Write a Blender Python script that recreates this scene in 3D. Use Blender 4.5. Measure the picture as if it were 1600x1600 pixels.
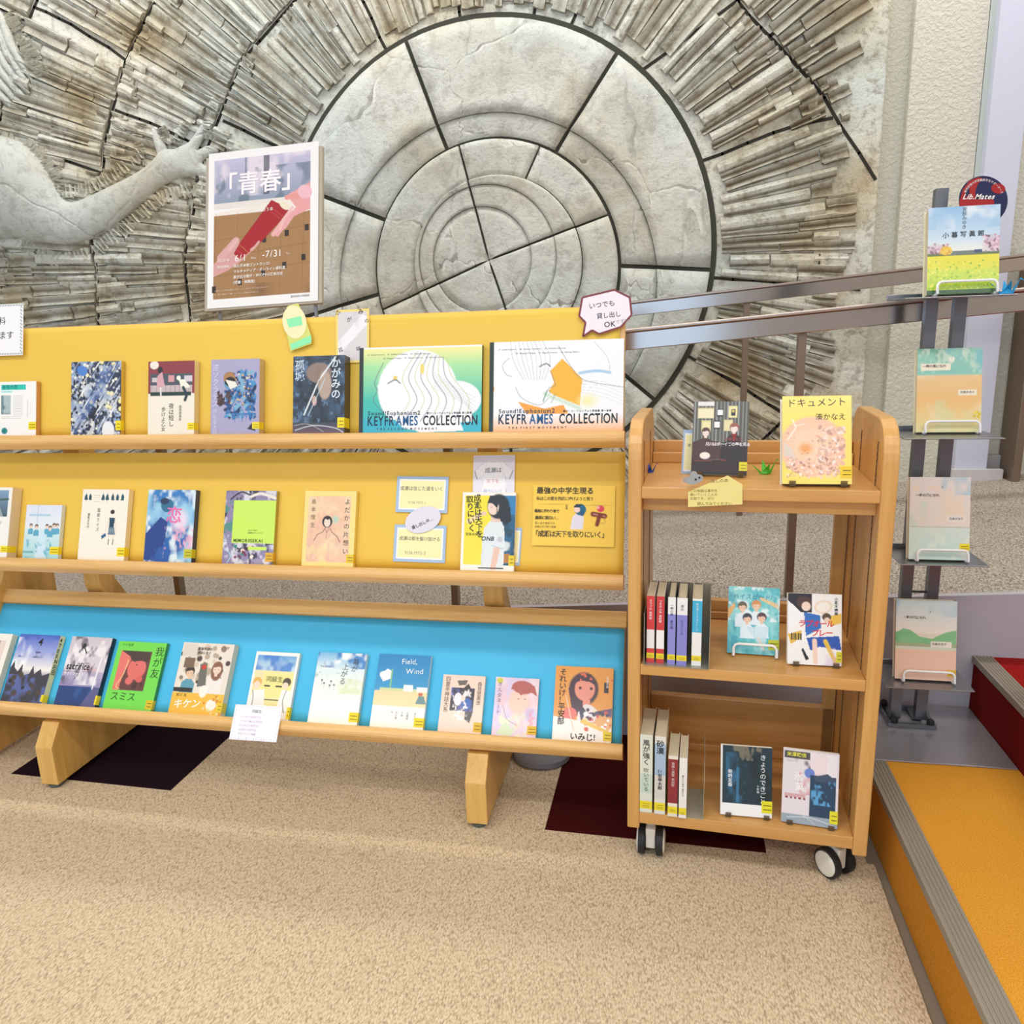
import bpy, math, random
import numpy as np
from mathutils import Matrix, Vector
random.seed(7); RNG = np.random.RandomState(11)
SC = bpy.context.scene
COL = SC.collection
for o in list(bpy.data.objects): bpy.data.objects.remove(o)

# ------------------------------------------------------------------ camera
H = 1.18
FPX = 1200.0
YAW, PITCH, ROLL = [math.radians(a) for a in (11.27, 13.16, -1.86)]
def _axes():
    r = np.array([math.cos(YAW), math.sin(YAW), 0.]); f = np.array([-math.sin(YAW), math.cos(YAW), 0.]); u = np.array([0, 0, 1.])
    f2 = f*math.cos(PITCH)-u*math.sin(PITCH); u2 = u*math.cos(PITCH)+f*math.sin(PITCH)
    r3 = r*math.cos(ROLL)+u2*math.sin(ROLL); u3 = u2*math.cos(ROLL)-r*math.sin(ROLL)
    return r3, u3, f2
AR, AU, AF = _axes()
cam_d = bpy.data.cameras.new('camera'); cam = bpy.data.objects.new('camera', cam_d); COL.objects.link(cam)
cam_d.sensor_fit = 'HORIZONTAL'; cam_d.sensor_width = 36; cam_d.lens = FPX/1600*36; cam_d.clip_start = .02
M = Matrix.Identity(4)
for i in range(3):
    M[i][0] = AR[i]; M[i][1] = AU[i]; M[i][2] = -AF[i]
M[0][3], M[1][3], M[2][3] = 0, 0, H
cam.matrix_world = M
SC.camera = cam

# ------------------------------------------------------------------ light
SC.view_settings.view_transform = 'Standard'; SC.view_settings.look = 'None'
SC.view_settings.exposure = 0.0; SC.view_settings.gamma = 1; SC.view_settings.use_curve_mapping = False
wd = bpy.data.worlds.new('room_light'); SC.world = wd; wd.use_nodes = True
wd.node_tree.nodes['Background'].inputs[0].default_value = (1.0, .97, .93, 1)
wd.node_tree.nodes['Background'].inputs[1].default_value = .55
def area(name, loc, rot, sx, sy, power, col):
    l = bpy.data.lights.new(name, 'AREA'); l.shape = 'RECTANGLE'; l.size = sx; l.size_y = sy; l.energy = power; l.color = col
    o = bpy.data.objects.new(name, l); COL.objects.link(o); o.location = loc; o.rotation_euler = rot; return o
# rows of ceiling fluorescents running parallel to the display rack, and the window behind the photographer
area('ceiling_lamp', (-.4, -1.6, 3.0), (0, 0, 0), 5.5, .22, 62, (1, .965, .9))
area('ceiling_lamp', (-.4, .15, 3.0), (0, 0, 0), 5.5, .22, 52, (1, .965, .9))
area('ceiling_lamp', (-.4, 2.85, 3.5), (math.radians(12), 0, 0), 6.5, .22, 66, (1, .965, .9))
area('window_light', (-1.65, -3.4, 1.7), (math.radians(90), 0, 0), 4.4, 2.2, 62, (.38, .66, 1))

# ------------------------------------------------------------------ pixel <-> world helpers (1600 px frame)
def ray(u, v):
    return AR*(u-800)/FPX - AU*(v-800)/FPX + AF
CAM = np.array([0, 0, H])
def hit(u, v, p0, n):
    d = ray(u, v); n = np.array(n, float)
    return CAM+d*(np.dot(np.array(p0)-CAM, n)/np.dot(d, n))
def onY(u, v, y): return hit(u, v, (0, y, 0), (0, 1, 0))
def onZ(u, v, z): return hit(u, v, (0, 0, z), (0, 0, 1))
def prj(p):
    q = np.array(p, float)-CAM; z = q@AF
    return 800+FPX*(q@AR)/z, 800-FPX*(q@AU)/z

# ------------------------------------------------------------------ object helpers
def tag(o, label=None, cat=None, group=None, kind=None):
    if label: o['label'] = label
    if cat: o['category'] = cat
    if group: o['group'] = group
    if kind: o['kind'] = kind
    return o
def empty(name, mw=None):
    o = bpy.data.objects.new(name, None); COL.objects.link(o); o.empty_display_size = .05
    if mw is not None: o.matrix_world = mw
    return o
def frame(o, x, y):
    x = Vector(x).normalized(); y = Vector(y); z = x.cross(y).normalized(); y = z.cross(x)
    m = Matrix.Identity(4)
    for i in range(3): m[i][0] = x[i]; m[i][1] = y[i]; m[i][2] = z[i]; m[i][3] = o[i]
    return m
class MB:
    def __init__(s): s.v = []; s.f = []; s.m = []
    def add(s, vs, fs, mi=0):
        n = len(s.v); s.v += [tuple(map(float, p)) for p in vs]; s.f += [tuple(n+i for i in f) for f in fs]; s.m += [mi]*len(fs)
    def box(s, a, b, mi=0, mw=None):
        x0, y0, z0 = a; x1, y1, z1 = b
        vs = [(x0,y0,z0),(x1,y0,z0),(x1,y1,z0),(x0,y1,z0),(x0,y0,z1),(x1,y0,z1),(x1,y1,z1),(x0,y1,z1)]
        if mw is not None: vs = [tuple(mw@Vector(p)) for p in vs]
        s.add(vs, [(0,3,2,1),(4,5,6,7),(0,1,5,4),(1,2,6,5),(2,3,7,6),(3,0,4,7)], mi)
    def prism(s, prof, axis, a, b, mi=0):
        # prof: list of 2d points in the plane orthogonal to axis
        def P(p, t):
            return {'x': (t, p[0], p[1]), 'y': (p[0], t, p[1]), 'z': (p[0], p[1], t)}[axis]
        n = len(prof); vs = [P(p, a) for p in prof]+[P(p, b) for p in prof]
        s.add(vs, [tuple(range(n))[::-1], tuple(range(n, 2*n))]+[(i, (i+1) % n, n+(i+1) % n, n+i) for i in range(n)], mi)
    def tube(s, pts, r, n=8, mi=0, closed=False):
        pts = [Vector(p) for p in pts]; rs = r if isinstance(r, (list, tuple)) else [r]*len(pts); rings = []
        up = Vector((.13, .31, .94))
        for i, p in enumerate(pts):
            a = pts[max(i-1, 0)]; b = pts[min(i+1, len(pts)-1)]; d = (b-a).normalized()
            x = d.cross(up)
            if x.length < 1e-3: x = d.cross(Vector((1, 0, 0)))
            x.normalize(); y = d.cross(x).normalized()
            rings.append([p+(x*math.cos(t)+y*math.sin(t))*rs[i] for t in [2*math.pi*k/n for k in range(n)]])
        vs = [q for g in rings for q in g]; fs = []
        for i in range(len(pts)-1):
            for k in range(n): fs.append((i*n+k, i*n+(k+1) % n, (i+1)*n+(k+1) % n, (i+1)*n+k))
        fs.append(tuple(range(n))[::-1]); fs.append(tuple(len(vs)-n+k for k in range(n)))
        s.add(vs, fs, mi)
    def lathe(s, prof, c, axis='z', n=24, mi=0):
        vs = []; fs = []
        for (r, h) in prof:
            for k in range(n):
                t = 2*math.pi*k/n; a, b = r*math.cos(t), r*math.sin(t)
                p = {'z': (a, b, h), 'x': (h, a, b), 'y': (a, h, b)}[axis]
                vs.append((c[0]+p[0], c[1]+p[1], c[2]+p[2]))
        for i in range(len(prof)-1):
            for k in range(n): fs.append((i*n+k, i*n+(k+1) % n, (i+1)*n+(k+1) % n, (i+1)*n+k))
        fs.append(tuple(range(n))[::-1]); fs.append(tuple(len(vs)-n+k for k in range(n)))
        s.add(vs, fs, mi)
    def build(s, name, mats, parent=None, mw=None, bevel=0, smooth=False, seg=2):
        me = bpy.data.meshes.new(name); me.from_pydata(s.v, [], s.f)
        mats = mats if isinstance(mats, (list, tuple)) else [mats]
        for m in mats: me.materials.append(m)
        if len(mats) > 1: me.polygons.foreach_set('material_index', s.m)
        me.validate(); me.update()
        if smooth: me.polygons.foreach_set('use_smooth', [True]*len(me.polygons))
        o = bpy.data.objects.new(name, me); COL.objects.link(o)
        if parent is not None: o.parent = parent
        if mw is not None: o.matrix_world = mw
        if bevel:
            b = o.modifiers.new('bevel', 'BEVEL'); b.width = bevel; b.segments = seg; b.limit_method = 'ANGLE'; b.angle_limit = .6
            b.harden_normals = False
        return o
def boxo(name, a, b, mat, parent=None, bevel=0, mw=None):
    m = MB(); m.box(a, b); return m.build(name, mat, parent, mw, bevel)

# ------------------------------------------------------------------ materials
def lin(c):
    if isinstance(c, str): c = tuple(int(c[i:i+2], 16)/255 for i in (0, 2, 4))
    return tuple((x/12.92 if x <= .04045 else ((x+.055)/1.055)**2.4) for x in c)
MC = {}
def mat(name, col, rough=.6, metal=0, **kw):
    if name in MC: return MC[name]
    m = bpy.data.materials.new(name); m.use_nodes = True; MC[name] = m
    b = m.node_tree.nodes['Principled BSDF']; b.inputs['Base Color'].default_value = (*lin(col), 1)
    b.inputs['Roughness'].default_value = rough; b.inputs['Metallic'].default_value = metal
    for k, v in kw.items(): b.inputs[k].default_value = v
    return m
def flat(col, rough=.45): return mat('ink_'+col, col, rough)
class NT:
    def __init__(s, m): s.t = m.node_tree; s.b = s.t.nodes['Principled BSDF']
    def n(s, typ, **kw):
        x = s.t.nodes.new(typ)
        for k, v in kw.items():
            if k.startswith('i_'):
                key = k[2:]; key = int(key) if key.isdigit() else key.replace('_', ' ')
                x.inputs[key].default_value = v
            else: setattr(x, k, v)
        return x
    def l(s, a, b): s.t.links.new(a, b)
    def coords(s, scale=(1, 1, 1), rot=(0, 0, 0), kind='Object'):
        tc = s.n('ShaderNodeTexCoord'); mp = s.n('ShaderNodeMapping'); s.l(tc.outputs[kind], mp.inputs[0])
        mp.inputs['Scale'].default_value = scale; mp.inputs['Rotation'].default_value = rot; return mp.outputs[0]
    def ramp(s, fac, stops):
        r = s.n('ShaderNodeValToRGB'); s.l(fac, r.inputs[0]); e = r.color_ramp.elements
        while len(e) < len(stops): e.new(.5)
        for k, (p, c) in zip(e, stops): k.position = p; k.color = (*lin(c), 1)
        return r.outputs[0]
    def noise(s, vec, scale, detail=3, rough=.5, dist=0):
        x = s.n('ShaderNodeTexNoise'); s.l(vec, x.inputs['Vector']); x.inputs['Scale'].default_value = scale
        x.inputs['Detail'].default_value = detail; x.inputs['Roughness'].default_value = rough; x.inputs['Distortion'].default_value = dist
        return x.outputs[0]
    def mix(s, f, a, b, mode='MIX'):
        x = s.n('ShaderNodeMix', data_type='RGBA', blend_type=mode)
        for sock, v in ((x.inputs[0], f), (x.inputs[6], a), (x.inputs[7], b)):
            if hasattr(v, 'links'): s.l(v, sock)
            elif isinstance(v, (int, float)): sock.default_value = v
            else: sock.default_value = (*lin(v), 1)
        return x.outputs[2]
    def math(s, op, a, b=0):
        x = s.n('ShaderNodeMath', operation=op)
        for i, v in enumerate((a, b)):
            if hasattr(v, 'links'): s.l(v, x.inputs[i])
            else: x.inputs[i].default_value = v
        return x.outputs[0]
    def bump(s, h, strength=.3, dist=.01, prev=None):
        x = s.n('ShaderNodeBump'); s.l(h, x.inputs['Height']); x.inputs['Strength'].default_value = strength; x.inputs['Distance'].default_value = dist
        if prev is not None: s.l(prev, x.inputs['Normal'])
        s.l(x.outputs[0], s.b.inputs['Normal']); return x.outputs[0]
    def color(s, c): s.l(c, s.b.inputs['Base Color'])
def wood(name, c0, c1, axis='x', rough=.38):
    m = mat(name, c0, rough); n = NT(m)
    sc = {'x': (1.2, 22, 22), 'y': (22, 1.2, 22), 'z': (22, 22, 1.2)}[axis]
    v = n.coords(sc); a = n.noise(v, 2.2, 4, .55, .6)
    v2 = n.coords(tuple(k*6 for k in sc)); b = n.noise(v2, 3, 2)
    f = n.math('ADD', n.math('MULTIPLY', a, .75), n.math('MULTIPLY', b, .25))
    n.color(n.ramp(f, [(.3, c0), (.7, c1)])); n.bump(b, .08, .002)
    m.node_tree.nodes['Principled BSDF'].inputs['Coat Weight'].default_value = .12
    return m
WX = wood('oak_long', 'd6a45a', 'f0c584', 'x'); WZ = wood('oak_upright', 'd0a050', 'e8bc70', 'z'); WY = wood('oak_deep', 'c28743', 'd89f5b', 'y')
CX = wood('cart_wood_long', 'c8924c', 'dca866', 'x'); CZ = wood('cart_wood_upright', 'c8944e', 'dfac68', 'z')
STEEL = mat('brushed_steel', '9a9ca2', .3, .9); DSTEEL = mat('easel_steel', '7d8088', .38, .8)
WIRE = mat('white_wire', 'f2f2f0', .35); RUB = mat('black_rubber', '1e1e20', .6); PLAST = mat('cream_plastic', 'e6e2d6', .4)
RAIL_WARM = mat('rail_metal', 'b4a79f', .16, .95); BPOST = mat('rail_post_metal', '8a7766', .4, .6)  # rail metal: brown of the reflected warm room mixed into a neutral grey

def carpet(name, c0, c1, c2, scale=1.0, rot=.6):
    m = mat(name, c1, .95); n = NT(m)
    v = n.coords((260*scale, 95*scale, 60), (0, 0, rot)); a = n.noise(v, 1.0, 2, .6)
    v3 = n.coords((1, 1, 1)); big = n.noise(v3, 1.6, 3)
    w = n.n('ShaderNodeTexVoronoi', feature='F1'); n.l(n.coords((190*scale, 110*scale, 80), (0, 0, rot)), w.inputs['Vector']); w.inputs['Scale'].default_value = 1
    h = n.math('SUBTRACT', a, n.math('MULTIPLY', w.outputs[0], .45))
    c = n.ramp(h, [(.02, c0), (.26, c1), (.52, c2)])
    n.color(n.mix(n.math('MULTIPLY', big, .22), c, c0)); n.bump(h, .55, .004)
    m.node_tree.nodes['Principled BSDF'].inputs['Specular IOR Level'].default_value = .1
    return m
CARPET = carpet('floor_carpet', 'aa957c', 'd6bf9e', 'ead8bc', 1.25)
RAMPC = carpet('ramp_carpet', '766a60', 'b0a498', 'd6cdc4', 1.05, -.5)
def felt(name, c, c2):
    m = mat(name, c, .95); n = NT(m); a = n.noise(n.coords((1, 1, 1)), 420, 2, .7); b = n.noise(n.coords((1, 1, 1)), 9, 3)
    n.color(n.mix(n.math('MULTIPLY', b, .25), n.ramp(a, [(.35, c), (.65, c2)]), c)); n.bump(a, .4, .003)
    m.node_tree.nodes['Principled BSDF'].inputs['Specular IOR Level'].default_value = .1
    return m
ORANGE = felt('orange_carpet', 'c8821f', 'e9ab45'); REDC = felt('red_carpet', '7f1210', 'a8201c'); MAROON = felt('maroon_tile', '35080a', '4a0e10'); DARKT = felt('dark_tile', '160c16', '2a1520')
NOSE = mat('nosing_vinyl', '8d8375', .45)
def plaster(name, c, c2, scale=45, strength=.35):
    m = mat(name, c, .85); n = NT(m); v = n.coords(); a = n.noise(v, scale, 4, .6, .4); b = n.noise(v, 1.3, 3)
    n.color(n.mix(b, c, c2)); n.bump(n.ramp(a, [(.4, '000000'), (.62, 'ffffff')]), strength, .006); return m
WALLC = plaster('cream_plaster', 'd6d4c2', 'dcd9ce', 60, .5)
LAV = mat('lavender_paint', 'd3d6ea', .5); GREYP = mat('ramp_side_paint', 'b4aeb6', .6); WHITEP = mat('white_paint', 'd4d0d2', .5)
def clay(name, dirty=.5):
    m = mat(name, 'c8c6b8', .8); n = NT(m); v = n.coords()
    a = n.noise(v, 2.6, 5, .62, .4); b = n.noise(v, 19, 5, .7, .3); c = n.noise(v, 75, 4, .7)
    cold = n.noise(v, 1.1, 2)
    base = n.ramp(a, [(.30, 'b3a27e'), (.42, 'd0c6ac'), (.53, 'e2decf'), (.72, 'ecebe4')])
    base = n.mix(n.math('MULTIPLY', n.ramp(cold, [(.45, '000000'), (.62, 'ffffff')]), .65), base, 'cdd8d6')
    stain = n.ramp(b, [(.36, 'ffffff'), (.50, '000000')])
    base = n.mix(n.math('MULTIPLY', stain, dirty), base, '6f5f42')
    base = n.mix(n.math('MULTIPLY', n.ramp(c, [(.33, 'ffffff'), (.43, '000000')]), .35), base, '5b5140')
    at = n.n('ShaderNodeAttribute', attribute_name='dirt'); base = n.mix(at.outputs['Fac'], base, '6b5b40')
    if name == 'relief_smooth_clay': base = n.mix(.38, base, 'c2c9ca')
    n.color(base)
    ck = n.n('ShaderNodeTexVoronoi', feature='DISTANCE_TO_EDGE'); wv = n.mix(.12, n.coords(), n.n('ShaderNodeTexNoise', i_Scale=3.0).outputs['Color']); n.l(wv, ck.inputs['Vector']); ck.inputs['Scale'].default_value = 1.7
    h = n.math('ADD', n.math('ADD', n.math('MULTIPLY', b, .6), n.math('MULTIPLY', c, .3)), n.math('MULTIPLY', n.ramp(ck.outputs['Distance'], [(.0, '000000'), (.012, 'ffffff')]), (.35 if name == 'relief_smooth_clay' else 0)))
    n.bump(h, .8, .013); return m
CLAY = clay('relief_clay', .55); CLAYS = clay('relief_smooth_clay', .42); GROUT = mat('relief_joint', '57574e', .9)
PAGES = mat('page_paper', 'd9cdb0', .8); PAGEW = mat('white_page_paper', 'e8e2d2', .8)
def paper(name, c, c2):
    m = mat(name, c, .6); n = NT(m); v = n.coords((1, 1, 2)); a = n.noise(v, 3.2, 2, .5, .5)
    n.color(n.mix(n.math('MULTIPLY', n.noise(n.coords(), 1.5, 2), .5), c, c2)); n.bump(a, .5, .02); return m
YELP = paper('yellow_paper', 'eec750', 'e6be48'); BLUP = paper('blue_paper', '4cc2f0', '40b6e8')
def vcol(name, rough, coat):
    m = mat(name, 'ffffff', rough); n = NT(m); at = n.n('ShaderNodeAttribute', attribute_name='Col'); n.color(at.outputs['Color'])
    b = m.node_tree.nodes['Principled BSDF']; b.inputs['Coat Weight'].default_value = coat; b.inputs['Coat Roughness'].default_value = .12
    return m
PRINT = vcol('printed_cover', .45, .35); MATTE = vcol('printed_card', .6, 0)
CLEAR = mat('clear_acrylic', 'ffffff', .05, 0, **{'Transmission Weight': 1.0, 'IOR': 1.3})

# ------------------------------------------------------------------ lettering (glyph outlines from Blender's own font)
GC = {}
_tc = bpy.data.curves.new('glyph', 'FONT'); _tc.resolution_u = 3; _to = bpy.data.objects.new('glyph', _tc); COL.objects.link(_to)
def glyph(ch, bold=0):
    bold = min(bold, .014) if ord(ch) > 0x3400 else min(bold, .02)
    k = (ch, bold)
    if k in GC: return GC[k]
    _tc.body = ch; _tc.offset = bold; _tc.size = 1
    bpy.context.view_layer.update()
    dg = bpy.context.evaluated_depsgraph_get(); me = bpy.data.meshes.new_from_object(_to.evaluated_get(dg))
    v = np.zeros(len(me.vertices)*3); me.vertices.foreach_get('co', v); v = v.reshape(-1, 3)[:, :2]
    f = [tuple(p.vertices) for p in me.polygons]
    w = (v[:, 0].max()+.07) if len(v) else .35
    full = ord(ch) > 0x2000
    GC[k] = (v, f, 1.0 if full else w, full); bpy.data.meshes.remove(me); return GC[k]
def text_into(mb, s, x, y, size, mode='h', bold=0, shear=0, rot=0, sx=1, z=0., mi=0, gap=0):
    """x,y = top-left of the first character, metres, in the sheet's own frame"""
    cx, cy = 0., 0.; ca, sa = math.cos(rot), math.sin(rot)
    for ch in s:
        if ch == '\n':
            if mode == 'h': cx = 0; cy -= 1.25*size
            else: cy = 0; cx -= 1.25*size*sx
            continue
        if ch in ' \u3000':
            if mode == 'h': cx += size*sx*(.4 if ch == ' ' else 1)
            else: cy -= size*.5
            continue
        v, f, w, full = glyph(ch, bold)
        if len(v):
            q = v.copy(); q[:, 1] -= .86 if full else .78
            if mode == 'v' and ch in 'ー-…': q = np.stack([-(v[:, 1]-.36)+.5, -(v[:, 0])], 1)
            q = q*size; q[:, 0] = q[:, 0]*sx+shear*q[:, 1]; q[:, 0] += cx; q[:, 1] += cy
            X = x+q[:, 0]*ca-q[:, 1]*sa; Y = y+q[:, 0]*sa+q[:, 1]*ca
            mb.add([(a, b, z) for a, b in zip(X, Y)], f, mi)
        if mode == 'h': cx += (w+gap)*size*sx
        else: cy -= (1.0+gap)*size
    return cx
def letters(parent, specs, w, h, name='lettering', z=.0005, label=None):
    """specs: (text, u, v, size_mm, colour, mode, opts) with u,v as fractions of the sheet from its top left"""
    bycol = {}
    for sp in specs:
        s, u, v, sz, c = sp[:5]; mode = sp[5] if len(sp) > 5 else 'h'; op = sp[6] if len(sp) > 6 else {}
        bycol.setdefault(c, MB()); text_into(bycol[c], s, u*w, h-v*h, sz/1000., mode, z=z, **op)
    for c, mb in bycol.items():
        if mb.v: mb.build(name, flat(c), parent)

# ------------------------------------------------------------------ printed sheets: small grid painter
def rgb(c): return np.array(lin(c))
class Art:
    def __init__(s, w, h, bg='ffffff', res=.0014):
        s.nx = max(int(w/res), 8); s.ny = max(int(h/res), 8); s.w = w; s.h = h
        u = np.linspace(0, 1, s.nx+1); v = np.linspace(0, 1, s.ny+1); s.U, s.V = np.meshgrid(u, v)
        s.c = np.ones(s.U.shape+(3,))*rgb(bg); s.rs = np.random.RandomState(int(w*1e5+h*1e4) % 9999)
        s.e = .7/s.nx
    def put(s, m, c):
        m = np.clip(m, 0, 1)[..., None]; s.c = s.c*(1-m)+(rgb(c) if isinstance(c, str) else c)*m; return s
    def rect(s, a, b, c, d, col, al=1): return s.put(((s.U >= a) & (s.U <= c) & (s.V >= b) & (s.V <= d))*al, col)
    def grad(s, c0, c1, v0=0, v1=1, u0=0, u1=1, al=1):
        t = np.clip((s.V-v0)/(v1-v0), 0, 1)[..., None]; col = rgb(c0)*(1-t)+rgb(c1)*t
        return s.put(((s.V >= v0) & (s.V <= v1) & (s.U >= u0) & (s.U <= u1))*al, col)
    def ell(s, cx, cy, rx, ry, col, rot=0, al=1, soft=.12):
        a = s.h/s.w; x = s.U-cx; y = (s.V-cy)*a; ca, sa = math.cos(rot), math.sin(rot)
        X = x*ca+y*sa; Y = -x*sa+y*ca; d = np.sqrt((X/rx)**2+(Y/(ry*a))**2)
        return s.put((1-d)/max(soft, 1.2*s.e/min(rx, ry*a))*al, col)
    def poly(s, pts, col, al=1):
        ins = np.zeros(s.U.shape, bool); n = len(pts); j = n-1
        for i in range(n):
            xi, yi = pts[i]; xj, yj = pts[j]
            if yi != yj:
                ins ^= ((yi > s.V) != (yj > s.V)) & (s.U < (xj-xi)*(s.V-yi)/(yj-yi)+xi)
            j = i
        return s.put(ins*al, col)
    def line(s, pts, wd, col, al=1):
        a = s.h/s.w; best = np.full(s.U.shape, 9.)
        for (x0, y0), (x1, y1) in zip(pts[:-1], pts[1:]):
            y0 *= a; y1 *= a; dx, dy = x1-x0, y1-y0; L = dx*dx+dy*dy+1e-12
            t = np.clip(((s.U-x0)*dx+(s.V*a-y0)*dy)/L, 0, 1)
            best = np.minimum(best, np.hypot(s.U-x0-t*dx, s.V*a-y0-t*dy))
        return s.put((wd-best)/s.e*.8*al+(0 if wd > s.e else 0), col)
    def curve(s, pts, wd, col, al=1, k=10):
        P = []; n = len(pts)
        for i in range(n-1):
            p0 = pts[max(i-1, 0)]; p1 = pts[i]; p2 = pts[i+1]; p3 = pts[min(i+2, n-1)]
            for t in np.linspace(0, 1, k, endpoint=False):
                P.append(tuple(.5*(2*b+(c-a)*t+(2*a-5*b+4*c-d)*t*t+(-a+3*b-3*c+d)*t**3) for a, b, c, d in zip(p0, p1, p2, p3)))
        P.append(pts[-1]); return s.line(P, wd, col, al)
    def field(s, n):
        g = s.rs.rand(n+2, n+2); x = s.U*n; y = s.V*n; i = x.astype(int); j = y.astype(int); fx = x-i; fy = y-j
        fx = fx*fx*(3-2*fx); fy = fy*fy*(3-2*fy)
        return (g[j, i]*(1-fx)+g[j, i+1]*fx)*(1-fy)+(g[j+1, i]*(1-fx)+g[j+1, i+1]*fx)*fy
    def cloud(s, col, n=6, thr=.5, k=4, al=1, box=(0, 0, 1, 1)):
        f = s.field(n)*.65+s.field(n*3)*.35
        m = ((s.U >= box[0]) & (s.V >= box[1]) & (s.U <= box[2]) & (s.V <= box[3]))
        return s.put(np.clip((f-thr)*k, 0, 1)*al*m, col)
    def specks(s, n, cols, r0, r1, box=(0, 0, 1, 1), stretch=1, rot=None, al=1):
        for _ in range(n):
            x = box[0]+s.rs.rand()*(box[2]-box[0]); y = box[1]+s.rs.rand()*(box[3]-box[1]); r = r0+s.rs.rand()*(r1-r0)
            s.ell(x, y, r, r*s.w/s.h*stretch, cols[s.rs.randint(len(cols))], s.rs.rand()*6 if rot is None else rot, al, .3)
        return s
    def person(s, cx, cy, k, hair, skin, top, long=0, face=1):
        a = s.w/s.h
        s.poly([(cx-1.6*k, cy+4.6*k*a), (cx-1.5*k, cy+2.2*k*a), (cx-.5*k, cy+1.35*k*a), (cx+.5*k, cy+1.35*k*a), (cx+1.5*k, cy+2.2*k*a), (cx+1.6*k, cy+4.6*k*a)], top)
        if long: s.ell(cx, cy+.5*k*a, 1.25*k, 1.9*k*a*long, hair)
        s.rect(cx-.3*k, cy+.7*k*a, cx+.3*k, cy+1.5*k*a, skin)
        s.ell(cx, cy-.15*k*a, 1.12*k, 1.15*k*a, hair); s.ell(cx, cy+.18*k*a, .85*k, .95*k*a, skin)
        s.poly([(cx-.95*k, cy-.1*k*a), (cx-.8*k, cy-.9*k*a), (cx+.8*k, cy-.9*k*a), (cx+.95*k, cy-.1*k*a), (cx+.3*k, cy-.35*k*a), (cx-.3*k, cy-.2*k*a)], hair)
        if face:
            for e in (-1, 1): s.ell(cx+e*.36*k, cy+.25*k*a, .12*k, .13*k*a, '3a2a28')
            s.line([(cx-.15*k, cy+.75*k*a), (cx+.15*k, cy+.75*k*a)], .05*k, 'b0605a')
        return s

def grid_obj(name, art, parent, mat_, z=0., t=0., edge='e8e4da', spine=None, bend=0., back=None, mw=None):
    """front sheet painted by art, with optional thickness (book cover: spine on the right, back behind)"""
    nx, ny, w, h = art.nx, art.ny, art.w, art.h
    X = art.U*w; Y = h-art.V*h; Z = np.full(X.shape, z)
    if bend: Z = Z+bend*(np.sin(art.U*3.1)*np.sin(art.V*2.2+.4))
    V = np.stack([X, Y, Z], -1).reshape(-1, 3); n1 = nx+1
    a = (np.arange(ny)[:, None]*n1+np.arange(nx)[None]).reshape(-1)
    F = np.stack([a, a+n1, a+n1+1, a+1], 1)
    C = np.concatenate([art.c.reshape(-1, 3), np.ones((len(V), 1))], 1)
    vs = V.tolist(); fs = F.tolist(); cs = C.tolist()
    if t:
        sp = rgb(spine or edge); ed = rgb(edge); bk = rgb(back or spine or edge); i0 = len(vs)
        def quad(p, c):
            k = len(vs); vs.extend(p); cs.extend([[*c, 1]]*4); fs.append([k, k+1, k+2, k+3])
        e = min(.0012, t*.3)
        quad([(w, 0, z), (w, 0, z-t), (w, h, z-t), (w, h, z)], sp)
        quad([(0, 0, z-t), (0, h, z-t), (w, h, z-t), (w, 0, z-t)], bk)
        quad([(0, 0, z), (0, h, z), (0, h, z-e), (0, 0, z-e)], ed); quad([(0, 0, z-t+e), (0, h, z-t+e), (0, h, z-t), (0, 0, z-t)], ed)
        quad([(0, h, z), (w, h, z), (w, h, z-e), (0, h, z-e)], ed); quad([(0, h, z-t+e), (w, h, z-t+e), (w, h, z-t), (0, h, z-t)], ed)
        quad([(0, 0, z), (0, 0, z-e), (w, 0, z-e), (w, 0, z)], ed); quad([(0, 0, z-t+e), (0, 0, z-t), (w, 0, z-t), (w, 0, z-t+e)], ed)
        if t < .004: sp_only = True
        else: sp_only = False
        if not sp_only:
          quad([(0, 0, z-e), (0, h, z-e), (w, h, z-e), (w, 0, z-e)], ed); quad([(0, 0, z-t+e), (w, 0, z-t+e), (w, h, z-t+e), (0, h, z-t+e)], ed)
        if not sp_only: quad([(w-.0015, 0, z-e), (w-.0015, h, z-e), (w-.0015, h, z-t+e), (w-.0015, 0, z-t+e)], sp)
    me = bpy.data.meshes.new(name); me.from_pydata(vs, [], fs); me.materials.append(mat_)
    ca = me.color_attributes.new('Col', 'FLOAT_COLOR', 'POINT'); ca.data.foreach_set('color', np.array(cs, dtype=np.float32).reshape(-1))
    me.update(); o = bpy.data.objects.new(name, me); COL.objects.link(o)
    if parent is not None: o.parent = parent
    if mw is not None: o.matrix_world = mw
    return o

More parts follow.
